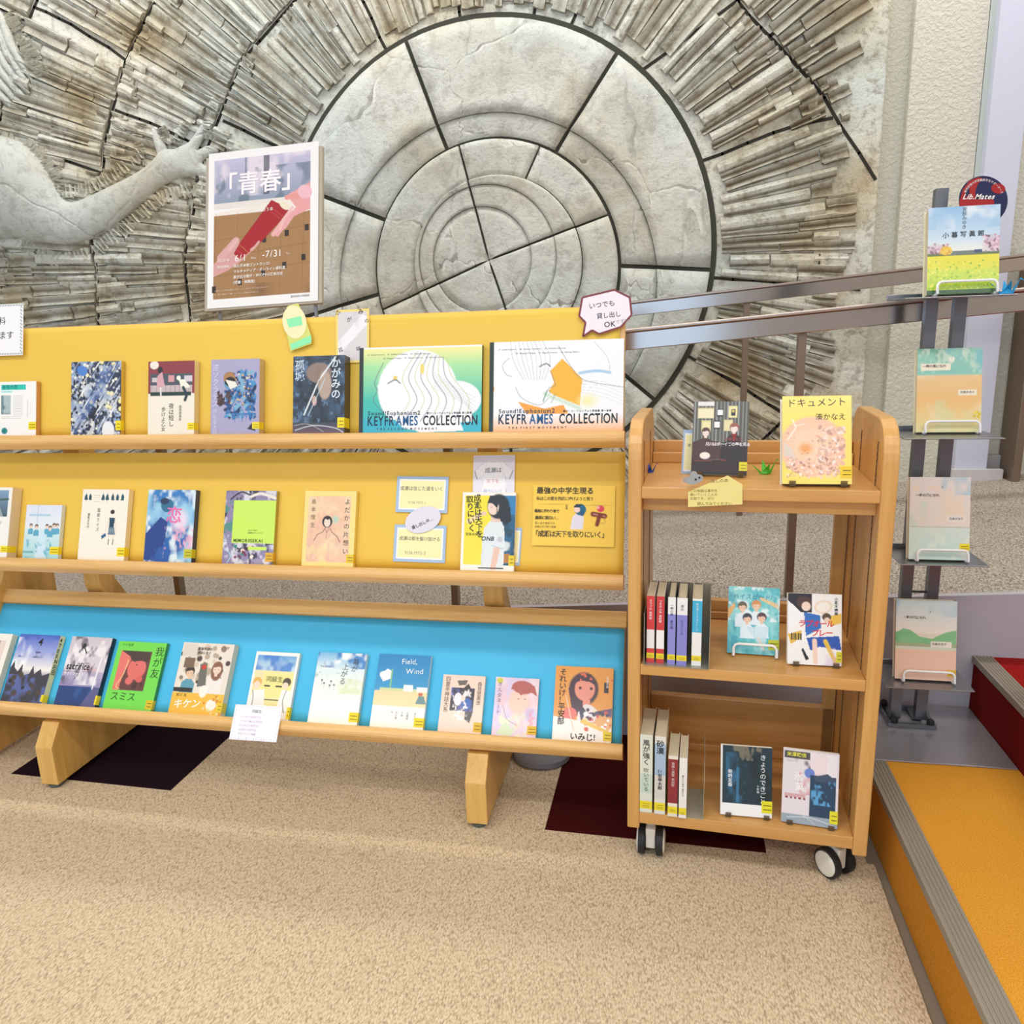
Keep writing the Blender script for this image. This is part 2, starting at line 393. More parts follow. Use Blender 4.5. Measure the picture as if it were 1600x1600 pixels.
# ================================================================== SETTING
floor = empty('floor'); tag(floor, kind='structure')
boxo('subfloor', (-4.2, -1.6, -.03), (.5, 2.12, -.006), mat('subfloor_grey', '8a8070', .9), floor)
ta = math.radians(-1.1); T0 = (.247, 1.612); TS = .5145
tf = Matrix.Translation((T0[0], T0[1], 0)) @ Matrix.Rotation(ta, 4, 'Z')
for i in range(-8, 1):
    for j in range(-5, 0):
        x0, x1 = i*TS, (i+1)*TS; y0, y1 = j*TS, (j+1)*TS
        if i == 0: x1 = .23
        if x1 < -3.9: continue
        m = MB(); m.box((x0+0.00015, y0+.00015, -.006), (x1-.00015, y1-.00015, 0), mw=tf); m.build('carpet_tile', CARPET, floor)
for i in range(-8, 1):
    x0, x1 = i*TS, (i+1)*TS
    if i == 0: x1 = .215
    mt = DARKT if i == -4 else MAROON if i == -1 else CARPET
    m = MB(); m.box((x0+.0004, .0004, -.006), (x1-.0004, .492, 0), mw=tf)
    o = m.build('carpet_tile', mt, floor)
    if mt is not CARPET: o['label'] = 'near-black carpet tile' if mt is DARKT else 'dark maroon carpet tile'

# steps on the right
def rampz(x): return .424+.066*(x-.157)
st = empty('stair'); tag(st, kind='structure')
boxo('tread', (.5, -1.6, 0), (.84, 2.1, .15), ORANGE, st)['label'] = 'orange carpeted lower step'
boxo('tread', (.83, -1.6, 0), (2.6, 2.1, .30), REDC, st)['label'] = 'red carpeted upper step'
boxo('riser', (.494, -1.6, 0), (.5, 2.1, .142), felt('orange_riser', 'b8741e', 'd59438'), st)
boxo('riser', (.826, -1.6, .15), (.83, 2.1, .292), felt('red_riser', '5c0d0c', '7b1613'), st)
for (x, z) in ((.494, .15), (.824, .30)):
    m = MB(); prof = [(x-.004, z-.014), (x-.004, z+.003)]
    for k in range(5):
        a = x+.002+k*.0078; prof += [(a, z+.003), (a+.0012, z+.0012), (a+.0036, z+.0012), (a+.0048, z+.003)]
    prof += [(x+.043, z+.003), (x+.043, z+.0002), (x, z+.0002), (x, z-.014)]
    m.prism(prof, 'y', -1.6, 2.1); m.build('nosing', NOSE, st)

# ramp behind the rack
rp = empty('ramp'); tag(rp, kind='structure')
m = MB(); XA, XB = -4.2, 2.6; yn, yf = 2.10, 3.62
m.add([(XA, yn+.012, rampz(XA)), (XB, yn+.012, rampz(XB)), (XB, yf, rampz(XB)), (XA, yf, rampz(XA)),
       (XA, yn+.012, rampz(XA)-.02), (XB, yn+.012, rampz(XB)-.02), (XB, yf, rampz(XB)-.02), (XA, yf, rampz(XA)-.02)],
      [(0, 1, 2, 3), (7, 6, 5, 4), (0, 4, 5, 1), (1, 5, 6, 2), (2, 6, 7, 3), (3, 7, 4, 0)]); m.build('ramp_surface', RAMPC, rp)
m = MB(); m.add([(XA, yn, -.01), (XB, yn, -.01), (XB, yn, rampz(XB)+.004), (XA, yn, rampz(XA)+.004), (XA, yn+.02, -.01), (XB, yn+.02, -.01), (XB, yn+.02, rampz(XB)+.004), (XA, yn+.02, rampz(XA)+.004)],
      [(0, 1, 2, 3), (7, 6, 5, 4), (3, 2, 6, 7), (0, 4, 5, 1), (1, 5, 6, 2), (3, 7, 4, 0)]); m.build('side_wall', GREYP, rp)

def slope_box(m, x0, x1, y0, y1, dz0, dz1, zf):
    m.add([(x0, y0, zf(x0)+dz0), (x1, y0, zf(x1)+dz0), (x1, y1, zf(x1)+dz0), (x0, y1, zf(x0)+dz0),
           (x0, y0, zf(x0)+dz1), (x1, y0, zf(x1)+dz1), (x1, y1, zf(x1)+dz1), (x0, y1, zf(x0)+dz1)],
          [(0, 3, 2, 1), (4, 5, 6, 7), (0, 1, 5, 4), (1, 2, 6, 5), (2, 3, 7, 6), (3, 0, 4, 7)])
def rail(name, label, y, ztop, posts, x0, x1, ph, pw):
    r = empty(name); r['label'] = label; r['category'] = 'handrail'; r['group'] = 'handrails of the ramp'
    m = MB(); slope_box(m, x0, x1, y, y+.012, -.056, -.010, ztop); m.build('rail_band', RAIL_WARM, r, bevel=.002)
    m = MB(); slope_box(m, x0, x1, y-.006, y+.045, -.010, 0, ztop); m.build('rail_cap', mat('rail_cap_metal', 'b9aaa0', .3, .85), r, bevel=.003)
    for px in posts:
        m = MB(); m.box((px-pw/2, y+.013, rampz(px)-.01), (px+pw/2, y+.043, ztop(px)-.010)); m.build('rail_post', BPOST, r, bevel=.001)
    return r
rail('handrail', 'near metal handrail of the ramp, lower in view, crossing behind the cart', 2.115, lambda x: 1.180+.071*(x+.085), (-2.5, -1.545, -.61, .352, 1.31), -4.0, 2.5, .06, .020)
rail('handrail', 'far metal handrail by the stone relief, upper of the two bands', 3.10, lambda x: 1.282+.080*(x+.126), (-2.1, -.9, .31), -4.0, 2.5, .06, .022)
ep = boxo('post_panel', (1.432, 3.47, rampz(1.44)-.005), (1.462, 3.63, 1.42), BPOST, None, .003)
tag(ep, 'broad brown metal end post beside the lavender column', 'post')

# wall behind
wb = empty('wall_back'); tag(wb, kind='structure')
boxo('wall_panel', (-4.3, 3.65, 0), (3.0, 3.72, 3.4), WALLC, wb)
boxo('wall_panel', (.95, 3.60, 0), (1.22, 3.66, 3.4), WALLC, wb, .004)
boxo('trim_1', (1.212, 3.60, rampz(1.2)+.0), (1.242, 3.65, 3.4), mat('pale_green_trim', 'c3ccc6', .5), wb, .002)
co = boxo('wall_column', (1.238, 3.56, rampz(1.2)), (1.365, 3.65, 3.4), LAV, None, .003); tag(co, kind='structure')
bb = boxo('baseboard_back', (1.222, 3.53, .46), (1.42, 3.56, rampz(1.3)+.05), WHITEP, None, .002); tag(bb, kind='structure')
cb = boxo('curb', (1.366, 3.60, .46), (1.432, 3.645, .60), mat('grey_curb', 'aaa8a8', .6), None, .003); tag(cb, kind='structure')
wr = boxo('wall_right', (2.62, -1.6, 0), (2.7, 3.7, 3.4), WALLC); tag(wr, kind='structure')

# ================================================================== RELIEF
YR = 3.575; CR = np.array([-.779, 1.502])
def P2(u, v, y=3.55):
    p = onY(u, v, y); return np.array([p[0], p[2]])
from mathutils import noise as MN
rel = empty('wall_relief', Matrix.Translation((0, 0, 0)))
tag(rel, 'huge pale clay relief of a ringed sun disc and rays covering the back wall', 'relief')
m = MB(); m.box((-4.25, YR, .30), (.852, 3.65, 3.2)); o = m.build('backing_slab', CLAY, rel, bevel=.006)
m = MB(); m.box((-4.2, YR-.001, .30), (-4.19, YR, .31)); 
CRK = [[(237,-20),(237,0),(190,95),(160,215),(155,270),(137,370),(148,420),(150,520)],
 [(470,-15),(455,0),(375,90),(345,165),(318,233),(303,290),(285,400),(295,520)],
 [(60,-20),(47,8),(20,80),(0,165),(-20,220)],[(-40,-10),(0,12),(38,32)],[(47,8),(105,35),(192,92)],[(175,170),(230,190),(315,233)],[(345,187),(440,232)],
 [(-40,205),(0,217),(157,270)],[(556,-20),(565,0),(603,80)],[(711,-20),(718,31)],[(838,-20),(833,18)],[(920,-20),(892,34)],
 [(1135,-25),(1155,0),(1210,60),(1290,150),(1370,278)],[(1004,106),(1165,-12)],[(1205,52),(1300,-14)],[(1090,252),(1210,205),(1302,182)],[(1112,433),(1210,440),(1345,452)],
 [(1072,555),(1160,605),(1222,645),(1300,720)],[(1190,690),(1228,655)],[(1000,655),(985,780)],[(150,500),(160,700)],[(690,760),(700,650)]]
CRK2 = [[P2(*p) for p in c] for c in CRK]
m = MB()
for c in CRK2:
    c2 = [c[0]]
    for a, b in zip(c[:-1], c[1:]):
        for k in range(1, 4): c2.append(a+(b-a)*k/3+(RNG.rand(2)-.5)*(.010 if k < 3 else 0))
    for a, b in zip(c2[:-1], c2[1:]):
        d = b-a; d = d/np.hypot(*d); nrm = np.array([-d[1], d[0]])*.0065; a = a-d*.004; b = b+d*.004
        m.add([(p[0], YR-.0016, p[1]) for p in (a-nrm, b-nrm, b+nrm, a+nrm)]+[(p[0], YR+.001, p[1]) for p in (a-nrm, b-nrm, b+nrm, a+nrm)], [(0, 1, 2, 3), (0, 4, 5, 1), (1, 5, 6, 2), (2, 6, 7, 3), (3, 7, 4, 0)])
o = m.build('joint', mat('dark_joint', '2e2a22', .9), rel); tag(o, kind='stuff')
m = MB(); m.lathe([(1.0, 0), (1.0, -.004)], (CR[0], YR-.001, CR[1]), 'y', 96)
m.build('joint', mat('disc_joint', '3e3f36', .9), rel)

def ecc(ox, oz, rho):
    return lambda f: ox*math.cos(f)+oz*math.sin(f)+math.sqrt(max(rho*rho-(ox*math.sin(f)-oz*math.cos(f))**2, 1e-6))
R0 = lambda f: 0.0
RA, RB1, RB2, RC, RD, RE = ecc(-.03, 0, .228), ecc(-.006, 0, .317), ecc(.04, -.03, .384), ecc(.025, -.055, .563), ecc(.015, -.13, .735), ecc(0, 0, .985)
def ang(u, v): d = P2(u, v)-CR; return math.atan2(d[1], d[0])
def sector(ri, ro, a0, a1, y0, y1, gi, go, ga, lip=0., name='disc_panel'):
    if a1 < a0: a1 += 2*math.pi
    na = max(int((a1-a0)/math.radians(4.5)), 3); nr = 7; rows = []
    for i in range(nr+1):
        s = i/nr; row = []
        for j in range(na+1):
            t = j/na; f = a0+(a1-a0)*t
            ra, rb = ri(f)+gi, ro(f)-go
            r = ra+(rb-ra)*s
            f2 = a0+(a1-a0)*t; dg = ga/max(r, .03)
            f2 = min(max(f2, a0+dg), a1-dg) if a1-a0 > 2*dg else (a0+a1)/2
            e = min(s, 1-s)*nr
            ea = min(t, 1-t)*na
            p = CR+np.array([math.cos(f2), math.sin(f2)])*r
            y = y0+(y1-y0)*s - lip*math.exp(-((s-.03)/.10)**2)
            y += .004*MN.noise(Vector((p[0]*5, p[1]*5, 3.3)))+.0018*MN.noise(Vector((p[0]*22, p[1]*22, 1)))
            if e < .5 or ea < .5: y += .004
            row.append((p[0], y, p[1]))
        rows.append(row)
    V = [p for r in rows for p in r]; w = na+1
    Fc = [(i*w+j, i*w+j+1, (i+1)*w+j+1, (i+1)*w+j) for i in range(nr) for j in range(na)]
    ring = [j for j in range(w)]+[i*w+na for i in range(1, nr+1)]+[nr*w+j for j in range(na-1, -1, -1)]+[i*w for i in range(nr-1, 0, -1)]
    n0 = len(V); V += [(V[k][0], YR+.002, V[k][2]) for k in ring]
    L = len(ring); Fc += [(ring[k], n0+k, n0+(k+1) % L, ring[(k+1) % L]) for k in range(L)]
    mb = MB(); mb.add(V, Fc); o = mb.build(name, CLAYS, rel)
    o.data.polygons.foreach_set('use_smooth', [i < nr*na for i in range(len(o.data.polygons))])
    return o
q = sorted([ang(719, 235), ang(788, 478), ang(600, 483), ang(946, 337)])
for i in range(4):
    a0, a1 = q[i], q[(i+1) % 4]
    sector(R0, RA, a0, a1, 3.560, 3.552, .004, .001, .005)
    sector(RA, RB1, a0, a1, 3.548, 3.543, .001, .001, .005, .003)
    sector(RB1, RB2, a0, a1, 3.538, 3.532, .001, .001, .005)
q2 = sorted(q+[ang(833, 252), ang(860, 560)])
for i in range(len(q2)): sector(RB2, RC, q2[i], q2[(i+1) % len(q2)], 3.551, 3.541, .003, .008, .005, .004)
sp = sorted([ang(666, 150), ang(915, 160), ang(551, 324), ang(540, 475), ang(1037, 418), ang(975, 585), math.radians(-85), math.radians(-130)])
for i in range(len(sp)):
    a0, a1 = sp[i], sp[(i+1) % len(sp)]
    sector(RC, RD, a0, a1, 3.560, 3.544, .006, .001, .009)
    sector(RD, RE, a0, a1, 3.548, 3.556, .001, .008, .009, .016)

# radiating clay slats
def segx(a, b, c, d):
    r = b-a; s = d-c; k = r[0]*s[1]-r[1]*s[0]
    if abs(k) < 1e-9: return None
    t = ((c-a)[0]*s[1]-(c-a)[1]*s[0])/k; u = ((c-a)[0]*r[1]-(c-a)[1]*r[0])/k
    return t if 0 <= t <= 1 and 0 <= u <= 1 else None
def pdist(p, a, b):
    d = b-a; t = min(1, max(0, ((p-a)@d)/(d@d))); q_ = p-a-d*t; return math.hypot(q_[0], q_[1])
SL = []
def slat(f, r0, r1, w):
    df = (random.random()-.5)*.05
    a = CR+np.array([math.cos(f), math.sin(f)])*r0; d = np.array([math.cos(f+df), math.sin(f+df)]); b = a+d*(r1-r0)
    # clip to slab: right border ragged, top, bottom
    xr = .735+.03*math.sin(a[1]*9)+.02*random.random()
    if a[0] > xr-.03: return
    if b[0] > xr: b = a+(b-a)*((xr-a[0])/(b[0]-a[0]))
    ts = sorted(t for c in CRK2 for p, q_ in zip(c[:-1], c[1:]) for t in [segx(a, b, p, q_)] if t is not None)
    L = np.hypot(*(b-a))
    if L < .03: return
    cuts = [0]+ts+[1]; g = .011/L
    for t0, t1 in zip(cuts[:-1], cuts[1:]):
        s0 = t0+(g if t0 > 0 else 0); s1 = t1-(g if t1 < 1 else 0)
        if (s1-s0)*L > .025:
            A_, B_ = a+(b-a)*s0, a+(b-a)*s1; ds = [pdist(A_+(B_-A_)*k/4, p, q_) for c in CRK2 for p, q_ in zip(c[:-1], c[1:]) for k in (1, 2, 3)]
            if sorted(ds)[2] < w*.5+.004 and sorted(ds)[1] < w*.45:
                w2 = w*.55
                if min(ds) < w2*.5+.006: continue
                SL.append((A_, B_, w2)); continue
            SL.append((A_, B_, w))
for (N, ra, rb) in ((150, 1.015, 1.45), (198, 1.45, 1.95), (256, 1.95, 2.6), (320, 2.6, 3.4)):
    f = 0.
    while f < 2*math.pi:
        w = random.uniform(.65, 1.4)*2*math.pi/N
        r = ra+random.uniform(0, .16 if ra > 1.02 else .05) - (.14 if ra > 1.02 else 0)
        while r < rb:
            L = random.uniform(.14, .55); e = min(r+L, rb+random.uniform(-.08, .16))
            c = CR+np.array([math.cos(f), math.sin(f)])*(r+e)/2
            if -3.9 < c[0] < .80 and .42 < c[1] < 2.95: slat(f+w/2, r, e-.004, w*(r+e)/2*.97)
            r = e+.002
            if e >= rb-.01: break
        f += w
def slat_geo(a, b, w):
    d = (b-a)/np.hypot(*(b-a)); nn = np.array([-d[1], d[0]]); L = np.hypot(*(b-a))
    if nn[1] < 0: nn = -nn
    hgt = random.uniform(.016, .032)*min(1, w/.04+.3); kind = random.random()
    prof = [(-.5, 0), (-.44, random.uniform(.5, .95)), (-.02, random.uniform(.25, .55)), (.40, 1.0), (.5, 0)] if kind < .75 else [(-.5, 0), (-.3, .8), (0, 1), (.3, .8), (.5, 0)]
    dz = [.9, .25, .85, .0, .9] if kind < .75 else [.6, .2, 0, .2, .6]  # brown tone across the slat: strongest at edges and trough, least on ridges
    V = []; D = []; n = 4
    w1 = w*random.uniform(.8, 1.12); w0 = w*random.uniform(.85, 1.0); tilt = random.uniform(-.3, .35)
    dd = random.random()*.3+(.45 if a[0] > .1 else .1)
    for i in range(n):
        s = i/(n-1); ww = w0+(w1-w0)*s; hh = hgt*(1+tilt*(s-.5)*2)*(.9 if i in (0, n-1) else 1)
        for (t, k), z in zip(prof, dz):
            p = a+(b-a)*s+nn*t*ww+(RNG.rand(2)-.5)*.0045*(1 if 0 < i < n-1 else .6)
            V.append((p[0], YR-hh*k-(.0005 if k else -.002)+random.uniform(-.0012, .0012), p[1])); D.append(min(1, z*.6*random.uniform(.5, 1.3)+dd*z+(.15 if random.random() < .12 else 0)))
    Fc = [(i*5+j, (i+1)*5+j, (i+1)*5+j+1, i*5+j+1) for i in range(n-1) for j in range(4)]+[(0, 1, 2, 3, 4), tuple(5*(n-1)+k for k in (4, 3, 2, 1, 0))]
    return V, Fc, D
def mesh_with(name, V, Fc, D, mt, parent):
    me = bpy.data.meshes.new(name); me.from_pydata(V, [], Fc); at = me.attributes.new('dirt', 'FLOAT', 'POINT'); at.data.foreach_set('value', D)
    me.materials.append(mt); me.update(); o = bpy.data.objects.new(name, me); COL.objects.link(o); o.parent = parent; return o
def vis(s):
    c = (s[0]+s[1])/2; u, v = prj((c[0], 3.55, c[1])); L = np.hypot(*(s[1]-s[0]))*s[2]
    ok = -20 < u < 1400 and -20 < v < 780
    if ok and v > 500 and u < 975 and not (685 < v < 712): ok = False
    return (-L if ok else 10-L)
SL.sort(key=vis)
for a, b, w in SL[:298]:
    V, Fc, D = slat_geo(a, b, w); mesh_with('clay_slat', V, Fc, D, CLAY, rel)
VV, FF, DD = [], [], []
for a, b, w in SL[298:]:
    V, Fc, D = slat_geo(a, b, w); n = len(VV); VV += V; FF += [tuple(n+i for i in f) for f in Fc]; DD += D
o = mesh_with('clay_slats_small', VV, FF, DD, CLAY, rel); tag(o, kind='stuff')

# raised arm with open hand, modelled as one skin
SK = []; SE = []
def sk(u, v, r, prev=None, y=3.52):
    p = onY(u, v, y); SK.append((tuple(p), r/335.*1.22)); i = len(SK)-1
    if prev is not None: SE.append((prev, i))
    return i
a0 = sk(-150, 250, 60); a1 = sk(-70, 285, 72, a0); a2 = sk(5, 293, 78, a1); a3 = sk(38, 306, 62, a2); a4 = sk(84, 352, 32, a3)
a5 = sk(125, 345, 29, a4); a6 = sk(170, 318, 25, a5); a7 = sk(212, 290, 19, a6); a8 = sk(240, 268, 16, a7); a9 = sk(262, 256, 21, a8); a10 = sk(282, 250, 19, a9)
for pts in ([(246, 236, 9), (237, 214, 7), (231, 194, 4.5)], [(292, 228, 8), (304, 208, 6.5), (313, 189, 5)], [(302, 240, 8), (318, 232, 6.5), (334, 229, 5.5)], [(302, 262, 8), (322, 268, 7), (348, 270, 5)]):
    pr = a9 if pts[0][0] < 250 else a10
    for (u, v, r) in pts: pr = sk(u, v, r, pr, 3.515)
me = bpy.data.meshes.new('arm'); me.from_pydata([p for p, r in SK], SE, []); o = bpy.data.objects.new('arm', me); COL.objects.link(o)
md = o.modifiers.new('s', 'SKIN'); 
for sv, (p, r) in zip(me.skin_vertices[0].data, SK): sv.radius = (r, r)
me.skin_vertices[0].data[0].use_root = True
o.modifiers.new('ss', 'SUBSURF').levels = 2; o.modifiers['ss'].render_levels = 2
bpy.context.view_layer.update(); dg = bpy.context.evaluated_depsgraph_get(); me2 = bpy.data.meshes.new_from_object(o.evaluated_get(dg))
v = np.zeros(len(me2.vertices)*3); me2.vertices.foreach_get('co', v); v = v.reshape(-1, 3)
v[:, 1] = YR-.012+(v[:, 1]-3.52)*.62
me2.vertices.foreach_set('co', v.reshape(-1)); me2.materials.append(CLAYS); me2.polygons.foreach_set('use_smooth', [True]*len(me2.polygons)); me2.update()
bpy.data.objects.remove(o); o = bpy.data.objects.new('raised_arm', me2); COL.objects.link(o); o.parent = rel; o['label'] = 'modelled bare arm with an open hand'
# flowing strands at the upper left and the short combed ridges round the figure
for k in range(6):
    m = MB(); pts = []
    for (u, v) in ((-30+k*3, -10+k*8), (2+k*4, 25+k*16), (18+k*4, 70+k*14), (38+k*5, 105+k*12), (52+k*6, 128+k*9)):
        p = onY(u-k*9, v, YR-.010); pts.append(p)
    m.tube(pts, [.012, .022, .024, .018, .006], 6); m.build('strand', CLAYS, rel, smooth=True)
m = MB()
def comb(path, side, ln, step=6.2, wd=.0065):
    path = [np.array(p, float) for p in path]
    for a, b in zip(path[:-1], path[1:]):
        L = np.hypot(*(b-a)); d = (b-a)/L; nr = np.array([d[1], -d[0]])*side
        for k in range(int(L/step)):
            p = a+d*(k+.5)*step+ (RNG.rand(2)-.5)*1.5; q_ = p+nr*ln*random.uniform(.8, 1.15)+d*(RNG.rand()-.5)*4
            A = P2(*p); B = P2(*q_); dd = (B-A)/np.hypot(*(B-A)); n_ = np.array([-dd[1], dd[0]])*wd
            y1 = YR-random.uniform(.030, .038)
            m.add([(A-n_)[0:1].tolist()+[YR-.01]+(A-n_)[1:].tolist(), (A+n_)[0:1].tolist()+[YR-.01]+(A+n_)[1:].tolist(), (B+n_)[0:1].tolist()+[YR-.01]+(B+n_)[1:].tolist(), (B-n_)[0:1].tolist()+[YR-.01]+(B-n_)[1:].tolist(),
                   [A[0], y1, A[1]], [B[0], y1+.008, B[1]]], [(0, 4, 5, 3), (1, 2, 5, 4), (0, 1, 4), (3, 5, 2)])
comb([(-10, 226), (30, 232), (62, 252), (85, 285), (90, 312), (150, 300), (178, 283), (208, 262), (228, 245)], 1, 20)
comb([(-5, 345), (25, 365), (60, 385), (100, 396), (140, 386), (175, 360), (210, 330), (250, 298), (300, 285), (335, 285)], -1, 20)
comb([(228, 240), (220, 215), (226, 190)], 1, 16); comb([(243, 200), (258, 225), (280, 222), (300, 190)], 1, 14); comb([(318, 188), (318, 215), (338, 222)], 1, 12)
comb([(5, 22), (22, 55), (38, 90), (58, 122)], 1, 20)
o = m.build('combed_ridges', CLAY, rel); tag(o, kind='stuff')

# ================================================================== DISPLAY RACK
TH = [math.radians(a) for a in (13.1, 18.9, 34.3)]
TP = [(1.744, .953), (1.693, .632), (1.668, .216)]
class Tier: pass
T = []
for th, (y, z) in zip(TH, TP):
    t = Tier(); t.th = th; t.up = np.array([0, math.sin(th), math.cos(th)]); t.n = np.array([0, math.cos(th), -math.sin(th)])
    t.c = np.array([0, y, z])+.02*t.n; T.append(t)      # board/ledge corner line; back of the books
def tier_mw(t, x=0.): return frame(t.c+np.array([x, 0, 0]), (1, 0, 0), t.up)   # local: x right, y up the board, z towards the viewer
rk = empty('display_rack'); tag(rk, 'long light oak three-tier book display rack with sloping shelves', 'display rack')
XL, XR = -1.985, -.085
LT = (.292, .286, .322)
for i, t in enumerate(T):
    mw = tier_mw(t)
    m = MB(); m.box((XL, -.03, -.020), (XR, LT[i], -.0015)); m.build('sloping_board', WX, rk, mw, .002)
    # ledge with rounded nose
    m = MB(); r = .015; prof = [(-.0015, 0), (.048, 0)]+[(.048+r*math.sin(a), -r+r*math.cos(a)) for a in np.linspace(0.2, math.pi-.35, 8)]+[(.040, -.036), (-.0015, -.034)]
    # prism along x: profile given as (local z, local y)
    vs = [(XL-.004, p[1], p[0]) for p in prof]+[(XR+.004, p[1], p[0]) for p in prof]; n = len(prof)
    m.add(vs, [tuple(range(n)), tuple(range(n, 2*n))[::-1]]+[(k, n+k, n+(k+1) % n, (k+1) % n) for k in range(n)]); m.build('ledge', WX, rk, mw)
    if i == 2:
        m = MB(); m.box((XL-.004, .286, -.001), (XR+.004, .328, .008)); m.build('top_rail', WX, rk, mw, .003)
for x in (-1.66, -.457):
    prof = [(1.600, .014), (1.600, .125), (1.640, .182), (1.70, .182), (1.765, .26), (1.885, .455), (1.870, .50), (1.870, 1.19), (1.935, 1.19), (1.935, .50), (2.04, .34), (2.04, .014)]
    m = MB(); m.prism(prof, 'x', x, x+.052); m.build('side_support', WZ, rk, bevel=.002)
    for t in T[:2]:
        m = MB(); p = t.c+t.n*.02+t.up*.04; q_ = t.c+t.n*.02+t.up*.24
        m.prism([(p[1], p[2]), (1.872, p[2]-.03), (1.872, q_[2]), (q_[1], q_[2])], 'x', x+.008, x+.044); m.build('bracket', WY, rk)
    for y in (1.622, 2.01):
        m = MB(); m.lathe([(.017, 0), (.019, .004), (.019, .010), (.010, .014)], (x+.026, y, 0), 'z', 16); m.build('foot', mat('foot_grey', '55605c', .5), rk)
m = MB(); m.prism([(1.62, .014), (1.62, .16), (1.86, .52), (1.90, .60), (2.05, .60), (2.05, .014)], 'x', -1.955, -1.925); m.build('end_panel', WZ, rk, bevel=.002)

def sheet_paper(i, y0, y1, x0, x1, mt, label, seams, wr=.0022):
    m = MB(); nx, ny = 96, 10; rs = np.random.RandomState(i+3)
    ks = [(rs.uniform(2, 9), rs.uniform(3, 14), rs.uniform(0, 6), rs.uniform(.3, 1)) for _ in range(7)]
    V = []
    for j in range(ny+1):
        for k in range(nx+1):
            x = x0+(x1-x0)*k/nx; y = y0+(y1-y0)*j/ny
            z = .0012+wr*(.5+.5*sum(a*math.sin(kx*x+ky*y*(1 if q % 2 else -1)+ph) for q, (kx, ky, ph, a) in enumerate(ks))/4)*math.sin(math.pi*min(1, .12+y/y1))
            for s in seams:
                if x > s: z += .0004
            V.append((x, y, z))
    w = nx+1; m.add(V, [(j*w+k, j*w+k+1, (j+1)*w+k+1, (j+1)*w+k) for j in range(ny) for k in range(nx)])
    o = m.build('backing_paper', mt, None, tier_mw(T[i]), smooth=True)
    s = o.modifiers.new('t', 'SOLIDIFY'); s.thickness = .0006; s.offset = -1
    return tag(o, label, 'paper')
sheet_paper(0, .001, .289, XL+.01, XR-.012, YELP, 'golden yellow paper lining the top tier behind the books', (-1.2, -.5), .0016)
sheet_paper(1, .001, .2885, XL+.01, XR+.002, YELP, 'yellow paper lining the middle tier behind books and notes', (-1.55, -.9))
sheet_paper(2, .001, .284, XL+.01, XR-.001, BLUP, 'sky blue paper lining the bottom tier', (-1.1, -.55), .0022)

# ================================================================== PRINTED THINGS
def solve_x(u, Y, Z):
    a, b = -6., 6.
    for _ in range(50):
        c = (a+b)/2
        if prj((c, Y, Z))[0] < u: a = c
        else: b = c
    return a
def solve_h(o, up, vtop):
    a, b = .02, .6
    for _ in range(40):
        c = (a+b)/2
        if prj(np.array(o)+up*c)[1] > vtop: a = c
        else: b = c
    return a
def sticker(parent, w, h, t, v0=.84, v1=.93, u0=.86, c='f2dc1e', spine=True, ul=None):
    m = MB(); a, b = h*(1-v1), h*(1-v0)
    m.box((w*u0, a, .0001), (w+.0003, b, .0006))
    if spine: m.box((w-.0001, a, -t*.9), (w+.0005, b, .0006))
    o = m.build('call_label', flat(c), parent)
    m = MB(); m.box((w*(u0+.03), a+(b-a)*.25, .0006), (w*.985, a+(b-a)*.32, .0008)); m.box((w*(u0+.03), a+(b-a)*.6, .0006), (w*.985, a+(b-a)*.67, .0008)); m.build('lettering', flat('6b5a10'), o)
def make_book(label, group, mw, w, h, t, paint, texts=(), bg='ffffff', spine=None, back=None, stick=True, cat='book', name='book', edge='efe9dc', pages=PAGES, res=.0014, spine_text=None):
    r = empty(name, mw); r['label'] = label; r['category'] = cat
    if group: r['group'] = group
    art = Art(w, h, bg, res)
    if paint: paint(art)
    cv = grid_obj('cover', art, r, PRINT, 0, t, edge, spine or bg, back)
    boxo('page_block', (.003, .002, -t+.0014), (w-.0018, h-.002, -.0014), pages, r)
    letters(r, texts, w, h)
    if stick: sticker(r, w, h, t, **(stick if isinstance(stick, dict) else {}))
    if spine_text:
        s_, sz, c, v0 = spine_text; mb = MB(); text_into(mb, s_, -sz/2000., h*(1-v0), sz/1000., 'v', .02)
        vs = [(w+.0006, y, -t/2-x) for x, y, z in mb.v]; mb.v = vs; mb.build('lettering', flat(c), r)
    return r
def tier_book(i, uL, uR, vT, t, label, paint, texts=(), **kw):
    T_ = T[i]; base = T_.c-t*T_.n
    xl, xr = solve_x(uL, base[1], base[2]), solve_x(uR, base[1], base[2])
    o = np.array([xl, base[1], base[2]])+T_.up*.0006; h = solve_h(np.array([(xl+xr)/2, base[1], base[2]]), T_.up, vT)
    return make_book(label, 'books on the %s tier' % ('top', 'middle', 'bottom')[i], frame(o-T_.n*.0042, (1, 0, 0), T_.up), xr-xl, h, t, paint, texts, **kw)
V = {}
